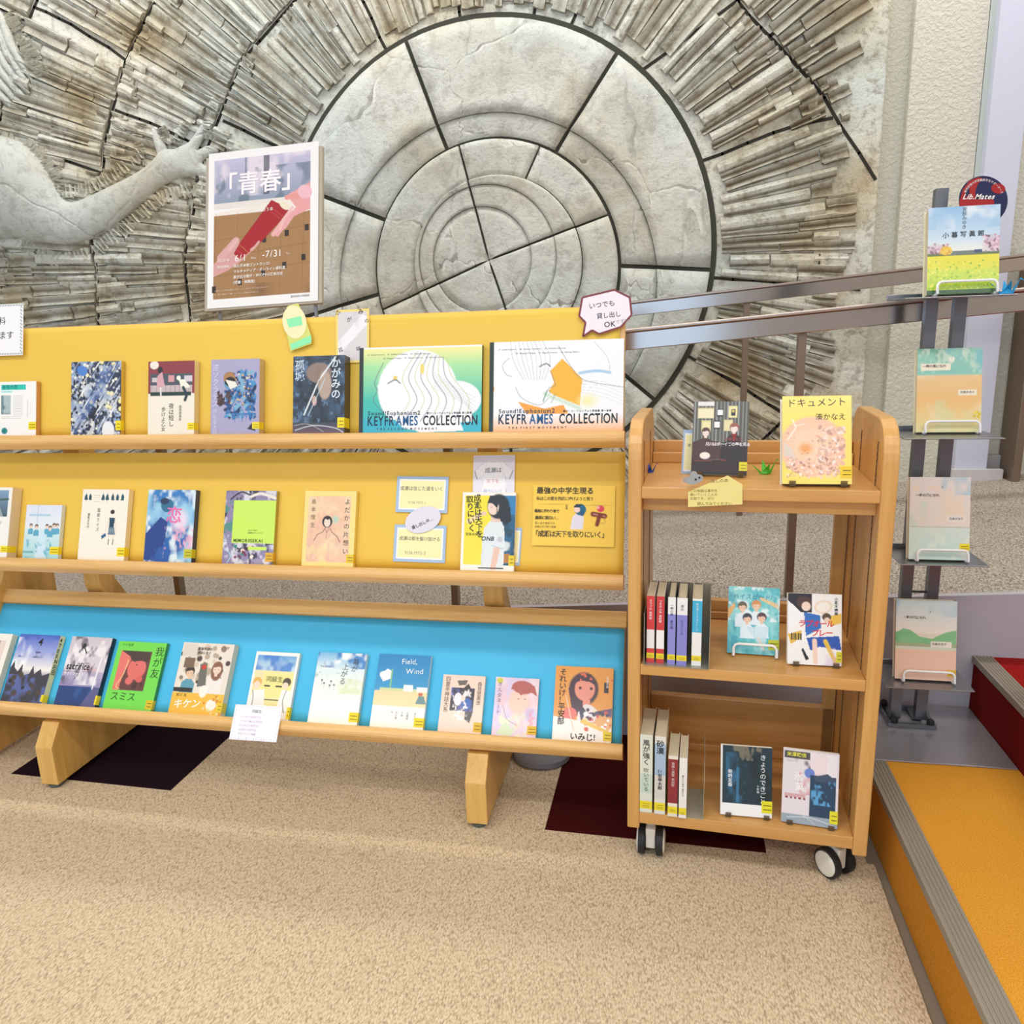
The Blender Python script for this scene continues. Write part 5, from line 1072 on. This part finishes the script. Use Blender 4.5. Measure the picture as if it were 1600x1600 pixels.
lean_book((1079.5, 741), (1166.5, 748), .874, 627.5, 16, .012, 'dark-covered book with two seated men on cart top beside green crane', None, p_holm, [('月川はボーイズの夢を見る', .24, .555, 8.4, 'f2ecec', 'h', {'bold': .02, 'gap': -.1}), ('水城せとな', .58, .49, 7.5, 'b05058', 'h')], bg='5c5854', spine='4c4440', stick={'v0': .82, 'v1': .94, 'u0': .86, 'c': 'e4d82c'})
def p_pool(a):
    a.rect(0, 0, 1, 1, '62c3c8').cloud('9fe0dc', 5, .45, 4, .8).cloud('3f9fb4', 7, .55, 5, .7).poly([(0, .34), (.12, .24), (.14, .3), (0, .5)], 'e8b468').poly([(.62, .14), (.98, .24), (1, .32), (.62, .18)], 'e6c488').cloud('f0fafa', 8, .6, 6, .9, (0, 0, 1, .5))
    for x, y, h in ((.28, .30, '6a5a38'), (.55, .27, 'd88f4c'), (.38, .47, '2c2a30'), (.66, .45, '5a2c34')): a.person(x, y, .088, h, 'f0c8a8', 'e6f2f6')
    a.poly([(.35, .6), (.8, .58), (.75, .8), (.68, .95), (.55, .78)], 'cfe6ee', .8).line([(.6, .75), (.72, .93)], .018, 'f0d4bc')
lean_book((1136, 1019.5), (1216.5, 1025), .489, 917.5, 16, .012, 'turquoise swimming-pool book with four laughing boys', None, p_pool, [('ハイスピード!', .10, .10, 13, '3a78b4', 'h', {'shear': .15})], stand='wire', bg='62c3c8', spine='cfe4e0', stick={'v0': .77, 'v1': .92, 'u0': .80, 'c': 'c9cf2c'})
def p_love(a):
    a.rect(0, 0, 1, 1, 'f4f1ee').rect(0, 0, .45, .26, '22222a').poly([(0, .1), (.3, .3), (.1, .5), (0, .45)], 'f4f4f4').ell(.30, .12, .15, .09, '4c3430').ell(.34, .18, .09, .07, 'f2d6c4').poly([(.3, .26), (.6, .3), (.62, .48), (.34, .6)], '2f6fc0').ell(.66, .18, .18, .10, 'ecd9c0', -.3).ell(.66, .18, .14, .075, 'f6f0e4', -.3).poly([(.7, .32), (1, .26), (1, .4), (.8, .44)], 'ecc048').ell(.72, .32, .09, .06, '5a4434').ell(.73, .37, .06, .05, 'f0d2bc')
    a.poly([(.35, .62), (.95, .58), (1, .78), (.6, .74), (.42, .8)], '2454b0').line([(.5, .66), (.52, .96)], .05, 'f2d2c0').line([(.7, .66), (.88, .94)], .045, 'e8c040').poly([(.0, .58), (.26, .52), (.26, .62), (.06, .72)], 'e6b840')
    for k in range(6): a.rect(.06+k*.035, .56, .08+k*.035, .66, '2a2420')
    a.poly([(.28, .76), (.4, .92), (.34, .94), (.26, .8)], '1c1c20').cloud('d4b8dc', 5, .5, 4, .5, (.5, .75, 1, 1))
lean_book((1230.5, 1037), (1315, 1041), .489, 928, 16, .016, 'white book with red slanted title and badminton players', None, p_love, [('ラブオール', .20, .37, 15.5, 'd82c38', 'h', {'bold': .03, 'rot': .02, 'shear': .12, 'gap': -.1}), ('プレー', .44, .50, 15.5, 'd82c38', 'h', {'bold': .03, 'rot': .04, 'shear': .12, 'gap': -.1}), ('小瀬木麻美', .86, .04, 7.5, '2a2a30', 'v', {'bold': .02})], bg='f4f1ee', spine='e4dccc', stick={'v0': .80, 'v1': .95, 'u0': .90, 'c': 'd8cf2c'})
def p_night(a):
    a.rect(0, 0, 1, 1, 'f4f4f4').rect(.03, 0, 1, .83, '12303c').cloud('2a6488', 5, .45, 4, .9, (.1, .1, .6, .83)).cloud('0c1c20', 4, .5, 5, .9, (.45, .1, 1, .83)).cloud('7a7462', 7, .5, 6, .9, (.15, 0, .8, .2)).rect(.3, .3, .36, .8, '3a84b4', .6)
lean_book((1125.5, 1272), (1206, 1279), .134, 1166.5, 16, .012, 'dark navy night-cover book with white lower band on bottom cart shelf', None, p_night, [('きょうのできごと', .76, .10, 13.5, 'f2f6f8', 'v'), ('柴崎友香', .14, .34, 9.5, 'eef2f4', 'v', {'bold': .02}), ('十年後', .70, .54, 6, 'eef2f4', 'v')], bg='12303c', spine='e8e6e0', stick={'v0': .76, 'v1': .93, 'u0': .80, 'c': 'e4dc20'})
def p_water(a):
    a.rect(0, 0, 1, 1, 'e4dce2').rect(.02, .02, .48, .12, '4a4646').cloud('3f3438', 4, .42, 5, .9, (0, .1, .5, .3)).rect(.5, .02, .8, .3, 'eedfe2').rect(.8, .02, .98, .5, 'efe9ee').cloud('d8606c', 5, .5, 4, .8, (.3, .3, .7, .6)).ell(.48, .30, .10, .07, '6a84d0').rect(.5, .32, .96, .88, '1c3a58').poly([(.55, .34), (.8, .28), (.96, .36), (.9, .4), (.6, .4)], '3a4c66').cloud('5aa8dc', 8, .5, 8, .9, (.52, .38, .95, .72)).rect(.04, .6, .42, .64, 'd4a8ac')
    for k in range(5): a.rect(.06+k*.08, .64, .10+k*.08, .67, '8f3038')
    a.rect(0, .88, 1, 1, '9aa8b4').curve([(.1, .93), (.5, .9), (.95, .97)], .01, 'eef2f4').curve([(.4, .88), (.6, .98)], .008, 'eef2f4')
lean_book((1220.5, 1283), (1308, 1299), .134, 1174, 16, .012, 'pale paperback with drawn figure in blue raincoat in bottom right of cart', None, p_water, [('米澤穂信', .06, .035, 10, 'ece84c', 'h', {'bold': .03}), ('氷', .20, .30, 19, 'f8f6f6', 'h', {'bold': .03}), ('菓', .22, .44, 19, 'f8f6f6', 'h', {'bold': .03})], bg='e4dce2', spine='dcd4c8', stick={'v0': .77, 'v1': .94, 'u0': .86, 'c': 'e6dc20'})

# upright books on the cart: spine towards the viewer
def upright(uL, uR, vB, z, w_u, h, d, label, group, band, stext, side='d8cdb6', lean=0., sw=4):
    a = onZ(uL, vB, z); b = onZ(uR, vB+.0, z); x = np.array([math.cos(ct_a), math.sin(ct_a), 0]); w = (b-a)@x
    up = np.array([0, 0, 1])*math.cos(lean)+x*math.sin(lean)
    r = empty('book', frame(a, x, up)); tag(r, label, 'book', group)
    A = Art(w, h, band[0][2], .0012)
    for v0, v1, c in band: A.rect(0, v0, 1, v1, c)
    for k in range(3): A.rect(.2, .885+k*.022, .8, .890+k*.022, '8a7a20')
    o = grid_obj('spine', A, r, PRINT, 0)
    m = MB(); e = .0015; m.box((0, 0, -d), (e, h, -.0004)); m.box((w-e, 0, -d), (w, h, -.0004)); m.box((e, 0, -.0015), (w-e, h, -.0004)); m.build('cover', flat(side), r)
    boxo('page_block', (e, .002, -d+.002), (w-e, h-.003, -.0016), PAGES, r)
    if stext:
        letters(r, [(s_, (.5-sz/2000./w), v, sz, c, 'v', op) for s_, v, sz, c, op in stext], w, h)
    return r
GU = 'small paperbacks upright in the steel holder, middle cart shelf'
Yb = [(.85, .93, 'f0dc2c')]
upright(1010, 1022, 1034.8, .486, 0, .150, .105, 'red and white spined paperback, leftmost in steel holder', GU, [(0, 1, 'd83a40'), (.50, .78, 'f4f2ee')]+Yb, [('カラフル 森絵都', .05, 6, 'fbeaea', {'bold': .01})], side='e6ded2')
upright(1025, 1037, 1036, .486, 0, .150, .105, 'red and white spined paperback, second in steel holder', GU, [(0, 1, 'cf363c'), (.50, .78, 'f4f2ee')]+Yb, [('つきのふね 森絵都', .05, 6, 'fbeaea', {'bold': .01})], side='e6ded2')
upright(1042.5, 1054.5, 1037.5, .486, 0, .150, .105, 'white-topped lilac spined paperback, third in steel holder', GU, [(0, 1, '8f8cd8'), (0, .25, 'f2f1f2')]+Yb, [('一瞬の風', .10, 6.5, '2a2640', {}), ('夏の庭', .34, 6.5, '2a2640', {})], side='16242e')
upright(1056.5, 1072.5, 1039, .486, 0, .150, .105, 'wider white-topped lilac spined paperback, fourth in steel holder', GU, [(0, 1, '8a88d4'), (0, .25, 'f2f1f2')]+Yb, [('夜の', .10, 7, '2a2640', {}), ('ピクニック', .32, 7, '2a2640', {})], side='16242e')
upright(1080, 1095, 1039.5, .486, 0, .148, .105, 'cyan and white spined paperback, rightmost in steel holder', GU, [(0, 1, 'f4f3f0'), (.03, .50, '38b4dc')]+Yb, [('武士道シックスティーン', .06, 5.6, 'f2fafc', {})], side='e4dcc6')
GL = 'books standing at the left end of the bottom cart shelf'
upright(999.5, 1019, 1268, .131, 0, .190, .130, 'tall pale green spined hardback against the cart side', GL, [(0, 1, 'dfe3d4'), (.5, .75, 'c8d8cc'), (.85, .95, 'f0dc2c')], [('風が強く', .06, 15.5, '2a2c2a', {'bold': .01}), ('吹いている', .42, 11.5, '4a5a50', {})], side='e0d6be', lean=.04)
upright(1022, 1039, 1271, .131, 0, .190, .130, 'tall blue-grey and cream spined hardback with bold black title', GL, [(0, 1, 'e4e2dc'), (.1, .5, 'a8c0d8'), (.5, .8, 'd8d4cc'), (.85, .95, 'f0dc2c')], [('砂漠', .05, 17, '141414', {'bold': .04}), ('伊坂幸太郎', .42, 10, '1c1c1c', {'bold': .03})], side='e0d6be', lean=.06)
upright(1043, 1058, 1275, .131, 0, .148, .105, 'shorter cream paperback with maroon title panel', GL, [(0, 1, 'ece4d2'), (.05, .78, '8f2430'), (.83, .95, 'f0dc2c')], [('蜜蜂と遠雷 恩田陸', .10, 7, 'f0dcd8', {})], side='e8dfc8', lean=.05)
upright(1060, 1072, 1277.5, .131, 0, .146, .105, 'slim white spined paperback next to the bookend', GL, [(0, 1, 'f2efea'), (.83, .95, 'f0dc2c')], [('蹴りたい背中 綿矢りさ', .28, 5, '3a3434', {})], side='efe8da', lean=.10)
# steel holder and bookend
def cworld(p): return CM @ Vector(p)
m = MB(); pa_ = onZ(1006, 1037, .485); pb_ = onZ(1108, 1043, .485)
inv = CM.inverted(); A_ = inv @ Vector(pa_); B_ = inv @ Vector(pb_)
HOLD = mat('holder_steel', 'a8a498', .35, .5)
m.box((A_.x, A_.y-.006, .485), (B_.x, A_.y+.13, .486)); m.box((B_.x-.0012, A_.y-.006, .486), (B_.x, A_.y+.13, .628)); m.box((A_.x, A_.y+.128, .486), (B_.x, A_.y+.13, .628)); m.box((A_.x, A_.y-.006, .486), (A_.x+.001, A_.y+.13, .60))
tag(m.build('book_holder', HOLD, None, CM), 'thin steel holder around the five paperbacks on middle cart shelf', 'book holder')
m = MB(); pe = inv @ Vector(onZ(1099, 1279, .13)); m.box((pe.x-.07, pe.y-.004, .130), (pe.x, pe.y+.11, .1308)); m.box((pe.x-.001, pe.y, .1308), (pe.x, pe.y+.12, .268))
tag(m.build('bookend', mat('bookend_steel', 'b8b09c', .3, .4), None, CM), 'grey metal bookend beside the slim white book on bottom cart shelf', 'bookend')

# paper cranes
def crane(mw, s, col, label, dark):
    r = empty('paper_crane', mw); tag(r, label, 'origami'); mt = mat('origami_'+col, col, .55)
    def pc(nm, vs, fs):
        m = MB(); m.add([(x*s, y*s, z*s) for x, y, z in vs], fs); o = m.build(nm, mt, r); sd = o.modifiers.new('t', 'SOLIDIFY'); sd.thickness = .0006; return o
    pc('body', [(-.35, 0, 0), (.35, 0, 0), (0, -.22, .02), (0, .22, .02), (0, 0, .38)], [(0, 2, 4), (2, 1, 4), (1, 3, 4), (3, 0, 4), (0, 3, 1, 2)])
    pc('wing', [(-.22, -.06, .15), (.22, -.06, .15), (0, -.55, .72), (0, -.1, .30)], [(0, 2, 3), (3, 2, 1)])
    pc('wing', [(-.22, .06, .15), (.22, .06, .15), (0, .50, .78), (0, .1, .30)], [(0, 3, 2), (3, 1, 2)])
    pc('neck', [(.18, -.06, .02), (.18, .06, .02), (.35, 0, .02), (.66, 0, .86), (.58, 0, .80), (.86, 0, .70)], [(0, 2, 3), (1, 3, 2), (0, 3, 1), (3, 4, 5)])
    pc('tail', [(-.18, -.06, .02), (-.18, .06, .02), (-.35, 0, .02), (-.98, 0, .72)], [(0, 3, 2), (1, 2, 3), (0, 1, 3)])
def at_frame(u, v, z, rot, base='z'):
    p = onZ(u, v, z); return Matrix.Translation(Vector(p)) @ Matrix.Rotation(rot, 4, 'Z')
crane(at_frame(1196, 740, .8695, .3), .036, '58c832', 'green folded paper crane on cart top between the two books', 0)
crane(at_frame(1015, 738, .8695, .2), .024, '1c3fa0', 'small dark blue paper crane at left end of cart top', 0)
crane(Matrix.Translation(Vector((onY(1572, 462, 1.87)[0], 1.87, 1.2262))), .038, '1c9fd8', 'bright blue paper crane on the top easel tray', 0)
# blue bordered card behind the dark book, mouse cut-out and home-plate note
pc0 = np.array(onZ(1062, 743, .8695)); nn_ = np.array(cworld((0, 1, 0)))
card('blue-bordered card standing behind the dark-covered book on cart top', 'card', pc0+nn_*.03, (nn_[0], nn_[1]*math.cos(.2), -.2), [(1062, 671), (1125, 674), (1125, 744), (1064, 741)], frame_paint('a9c4e4'), [('本', .12, .3, 8, '4a4a50', 'h')])
front = np.array(cworld((0, F0-.0015, 0))); nrm = np.array(cworld((0, 1, 0)))
pl_c = (front, (nrm[0], nrm[1], 0))
def lines_note(a): a.rect(0, 0, 1, 1, 'f1e392')
card('yellow house-shaped handwritten note taped to the front edge of cart top', 'note', *pl_c, [(1074, 743), (1161, 743), (1161, 793), (1074, 793)], None,
     [('推しの本', .42, .10, 8.5, '8a7a44', 'h', {'rot': .03}), ('この物語は事件を', .05, .42, 6.6, '8a7a44', 'h'), ('解いていく二人の', .05, .54, 6.6, '8a7a44', 'h'), ('お話です。ぜひ', .05, .66, 6.6, '8a7a44', 'h'), ('読んでみてください', .18, .82, 7.4, '7a6a34', 'h')], bg='f1e392',
     poly=[(1075, 769), (1100, 758), (1137, 743), (1160, 757), (1160, 788), (1075, 792)][::-1], polyc='efe08e')
p_ms = (front-nrm*.004, (nrm[0], nrm[1], 0))
o = card('grey paper mouse-face cut-out perched at left of the yellow note', 'cut-out', *p_ms, [(1062, 740), (1102, 740), (1102, 765), (1062, 765)], None, [], bg='9a9c9c',
     poly=(ellpx(1085, 749, 14, 7.5, -.25)), polyc='a2a4a4')
def sub_disc(u, v, r, c, nm, dz):
    im = o.matrix_world.inverted(); Q = [tuple((im @ Vector(hit(a, b, *p_ms)))[:2]) for a, b in ellpx(u, v, r, r*.9, 0, 14)]; m = MB(); m.prism(Q, 'z', dz, dz+.0012); m.build(nm, flat(c), o)
bpy.context.view_layer.update()
sub_disc(1084, 741, 5.5, 'a8a4a2', 'ear', -.0012); sub_disc(1072, 750, 5.5, 'b09a94', 'ear', -.0012); sub_disc(1087, 749, 1.6, '1c1c1e', 'eye', .0008); sub_disc(1093, 746, 1.6, '1c1c1e', 'eye', .0008)

# ================================================================== EASEL
es = empty('easel_rack', Matrix.Translation((.637, 1.99, .15))); tag(es, 'tall grey steel book easel with four trays on a steel plate', 'book easel')
bpy.context.view_layer.update()
def eb(m, nm, mt, **k):
    o = m.build(nm, mt, **k); o.parent = es; o.matrix_parent_inverse = es.matrix_world.inverted(); return o
for x, zt in ((.594, 1.462), (.655, 1.30)):
    m = MB(); prof = [(x, 2.0), (x, 1.978), (x+.026, 1.978), (x+.026, 2.0), (x+.022, 2.0), (x+.022, 1.982), (x+.004, 1.982), (x+.004, 2.0)]
    m.prism(prof, 'z', .168, zt); eb(m, 'upright', DSTEEL)
for z in (1.105, .80, .515):
    m = MB(); m.tube([(.618, 1.985, z), (.657, 1.985, z)], .003, 8); eb(m, 'cross_bar', mat('dark_bar', '55565c', .4, .7))
ZT = (1.2225, .9195, .6275, .3195); XT = ((.508, .728), (.530, .735), (.545, .733), (.535, .732))
for z, (x0, x1) in zip(ZT, XT):
    m = MB(); m.box((x0, 1.835, z), (x1, 1.978, z+.0028)); m.box((x0, 1.9755, z+.0028), (x1, 1.978, z+.014)); eb(m, 'tray', STEEL, bevel=.001)
m = MB(); m.box((.585, 1.955, .155), (.70, 1.963, .166)); m.box((.585, 2.055, .155), (.70, 2.063, .166)); m.box((.585, 1.963, .155), (.593, 2.055, .166)); m.box((.692, 1.963, .155), (.70, 2.055, .166)); m.box((.598, 1.999, .158), (.62, 2.055, .164)); m.box((.655, 1.999, .158), (.68, 2.055, .164)); eb(m, 'base_frame', DSTEEL)
for x in (.600, .686):
    for y in (1.960, 2.058):
        m = MB(); m.lathe([(.008, .166), (.009, .170), (.009, .176), (.005, .180)], (x, y, 0), 'z', 12); eb(m, 'rubber_knob', RUB)
tag(boxo('steel_plate', (.452, 1.790, .1504), (.824, 2.093, .1545), mat('plate_steel', 'b4b0b4', .26, .6), None, .0015), 'flat reflective steel plate lying on the orange step under the easel', 'plate')
GE = 'wire-held books on the easel trays'
def p_ogre(a):
    a.grad('8fbfe6', 'c9dff0', 0, .35).grad('c9dff0', 'eeeee6', .35, .52).cloud('eef4f8', 3, .5, 4, .8, (0, 0, 1, .3)).cloud('6fa8dc', 4, .55, 4, .5, (0, 0, 1, .25)).ell(.12, .50, .22, .09, 'caa4b8', 0, .8, .6).ell(.94, .44, .20, .12, 'caa8b8', 0, .8, .6).specks(50, ['e6ccd8', 'b88fa8', '8a6a78'], .012, .028, (0, .42, .28, .56)).specks(50, ['e6ccd8', 'b88fa8', '7a5a68'], .012, .028, (.78, .34, 1, .54))
    a.rect(0, .53, 1, .58, '6a7a4c').rect(.33, .51, .7, .55, '6f7a78').rect(.66, .50, .76, .54, '3c5078').grad('e8e03c', 'd8d838', .56, .72).grad('c8d83c', 'a8cc30', .72, .95).specks(260, ['eee84c', '9cc42c', 'f4ec6c', '7aa828', 'e0e03c'], .008, .020, (0, .62, 1, .95)).ell(.26, .50, .09, .055, 'ecc44c').specks(20, ['f4d860', 'd8a03c'], .01, .02, (.18, .45, .34, .55)).rect(0, .95, 1, 1, '2c5a34')
lean_book((1447.5, 466), (1560, 462), 1.2305, 322, 12, .030, 'book with yellow flower field and blue sky on the top tray', GE, p_ogre, [('小暮写眞館', .20, .29, 13.5, '22282c', 'h', {'bold': .01, 'gap': .28, 'rot': .02}), ('宮部みゆき', .47, .01, 9.5, '44545c', 'v')], stand='wire', fixY=1.868, bg='8fbfe6', spine='2c5a54', edge='efe8c8', stick=None)
def p_w1(a):
    a.grad('9cd0c0', '8ccabc', 0, .3).cloud('6fae94', 3, .48, 4, .9, (0, 0, .6, .3)).cloud('7ac0cc', 5, .55, 5, .7, (.4, 0, 1, .3)).cloud('dcebd8', 8, .62, 6, .6, (0, 0, 1, .3)).grad('ecca94', 'efc07c', .32, .62).grad('efc07c', 'e9dca0', .62, 1).cloud('f2dcb0', 4, .5, 4, .7, (0, .32, 1, 1)).cloud('d4dca8', 3, .52, 4, .6, (.3, .6, 1, 1)).rect(.06, .18, .52, .26, 'f4efd8').rect(.64, .50, .92, .56, 'f4ecd8').ell(.53, .13, .05, .036, 'eef0dc').specks(14, ['ecd43c', 'd8c020'], .015, .028, (.88, .76, 1, .86))
lean_book((1431, 675.5), (1532.5, 672), .9268, 544, 12, .022, 'green-topped orange watercolour book on the second tray', GE, p_w1, [('一瞬の風になれ', .08, .19, 7.5, '4a4030', 'h', {'bold': .01, 'gap': -.05}), ('佐藤多佳子', .67, .51, 6, '5a4c38', 'h'), ('1', .52, .10, 6, '5a5a48', 'h')], stand='wire', bg='9cd0c0', spine='6f9a8c', edge='ece4c4', stick=None)
def p_w2(a):
    a.grad('e6dcd8', 'e8ddd0', 0, .6).grad('d6e4da', 'c8e0d4', .62, 1).cloud('a9cad8', 3, .5, 4, .9, (0, 0, 1, .22)).cloud('f0d8bc', 3, .45, 4, .7, (.05, .1, .9, .55)).cloud('c4d8c8', 4, .5, 4, .6, (0, .3, 1, .62)).cloud('e8ece0', 4, .5, 4, .7, (0, .64, 1, 1)).cloud('bcdcec', 3, .55, 4, .7, (.6, .7, 1, 1)).rect(.02, .6, 1, .61, '9aa890', .8).rect(.62, .47, .92, .54, 'ece4dc')
lean_book((1419.5, 873.5), (1514, 874.5), .6348, 745.5, 12, .022, 'pale misty watercolour book on the third tray', GE, p_w2, [('一瞬の風になれ', .10, .20, 7.5, '4a4640', 'h', {'bold': .02, 'gap': -.05}), ('2', .52, .10, 8, '5a5854', 'h'), ('佐藤多佳子', .66, .485, 6, '5a5450', 'h')], stand='wire', bg='e0e2da', spine='d8cfc0', edge='efe4d0', stick={'v0': .80, 'v1': .88, 'u0': .84, 'spine': False})
def p_w3(a):
    a.grad('c9dce0', 'f2e8dc', 0, .42).cloud('9fc4d8', 3, .55, 4, .8, (0, 0, 1, .2)).poly([(0, .56), (0, .42), (.12, .36), (.25, .38), (.4, .46), (.6, .48), (.8, .40), (1, .36), (1, .56)], '86c48c').cloud('5fae74', 4, .5, 4, .8, (0, .4, 1, .56)).rect(0, .54, 1, .58, 'a8b48c').grad('d8dcc8', 'd8dcc8', .58, .62).rect(0, .62, 1, 1, 'f2c8b0').line([(.1, .9), (.5, .64), (.62, .84)], .006, 'f8e0d0', .8).line([(.3, .64), (.9, .84)], .005, 'f8e0d0', .7).line([(.3, .62), (1, .62)], .005, 'b0a890').rect(.58, .51, .92, .58, 'efe8dc')
lean_book((1398, 1060), (1493, 1062), .3268, 938, 12, .022, 'green hill and pink field watercolour book on the lowest tray', GE, p_w3, [('一瞬の風になれ', .12, .20, 7.5, '3f3a34', 'h', {'bold': .02, 'gap': -.05}), ('3', .55, .13, 6, '5a5854', 'h'), ('佐藤多佳子', .60, .525, 6.5, '4a463c', 'h')], stand='wire', bg='e6dccc', spine='e0d0bc', edge='f0e4d4', stick={'v0': .86, 'v1': .94, 'u0': .86, 'c': 'eec03c', 'spine': False})
# round club sign
def p_lib(a): pass
pq = (.0, 1.93, 0)
def libp(o, P, w, h, th):
    im = o.matrix_world.inverted()
    def pl(pts, c, z, nm):
        Q = [tuple((im @ Vector(hit(u, v, (0, 1.94, 0), (0, 1, 0))))[:2]) for u, v in pts]; m = MB(); m.prism(Q, 'z', th, th+z); return m.build(nm, flat(c), o)
    pl([(1500, 311), (1504, 296), (1514, 283), (1528, 277), (1535, 279), (1527, 288), (1523, 299), (1524, 311)][::-1], 'a81418', .0004, 'red_field')
    pl([(1499, 311), (1505, 311), (1552, 312), (1553, 320), (1552, 326), (1498, 326)][::-1], 'a81418', .0004, 'red_field')
    pl(ellpx(1559, 295, 11, 8, .1), 'a81418', .0006, 'red_field'); pl([(1508, 300), (1514, 292), (1514, 303), (1508, 309)][::-1], '141c4c', .0007, 'blue_patch')
    m = MB(); 
    for k in range(17):
        t = math.radians(158-k*8.2); u, v = 1536+33.5*math.cos(t), 313-33.5*math.sin(t); q = im @ Vector(hit(u, v, (0, 1.94, 0), (0, 1, 0)))
        text_into(m, '愛知淑徳大学図書館学生サポーターズ'[k], q.x, q.y, .0055, 'h', .01, rot=(math.pi/2-(math.pi-(math.pi-t))) if 0 else (t-math.pi/2), z=th+.001)
    m.build('lettering', flat('e8d8dc'), o)
bpy.context.view_layer.update()
card('round red and navy club sign standing behind the flower-field book', 'sign', (0, 1.94, 0), (0, 1, 0), [(1498, 275), (1574, 275), (1574, 350), (1498, 350)], libp, [('Lib.Mates', .02, .37, 15, 'fbf6f6', 'h', {'bold': .03, 'shear': .3, 'sx': .98})], poly=ellpx(1536, 313, 38, 38, 0, 40), polyc='1a2050', thick=.002, zt=.0012)
sg = bpy.context.scene.objects[bpy.data.objects[[o.name for o in bpy.data.objects if o.get('label', '').startswith('round red')][0]].name]
q_ = onY(1536, 313, 1.9375); m = MB(); m.tube([(q_[0], 1.9445, q_[2]), (q_[0], 1.9445, 1.2262)], .0022, 8); k_ = m.build('stick', WIRE); bpy.context.view_layer.update(); k_.parent = sg; k_.matrix_parent_inverse = sg.matrix_world.inverted()
# grey oval base on the floor under the rack
m = MB(); m.lathe([(.078, 0), (.082, .006), (.080, .018), (.070, .026), (.050, .029), (.010, .030)], (0, 0, 0), 'z', 32); m.v = [(x*1.0, y*.85, z) for x, y, z in m.v]
fb = m.build('stand_foot', mat('grey_plastic', '8f8d92', .4), None, Matrix.Translation((-.325, 1.945, 0))); tag(fb, 'grey oval plastic base on the floor behind the right rack support', 'stand base')
m = MB(); m.box((-.03, -.035, .0295), (.03, .03, .0325)); m.build('lid', mat('grey_plastic_dark', '77757c', .4), fb, bevel=.002)
bpy.data.objects.remove(_to)
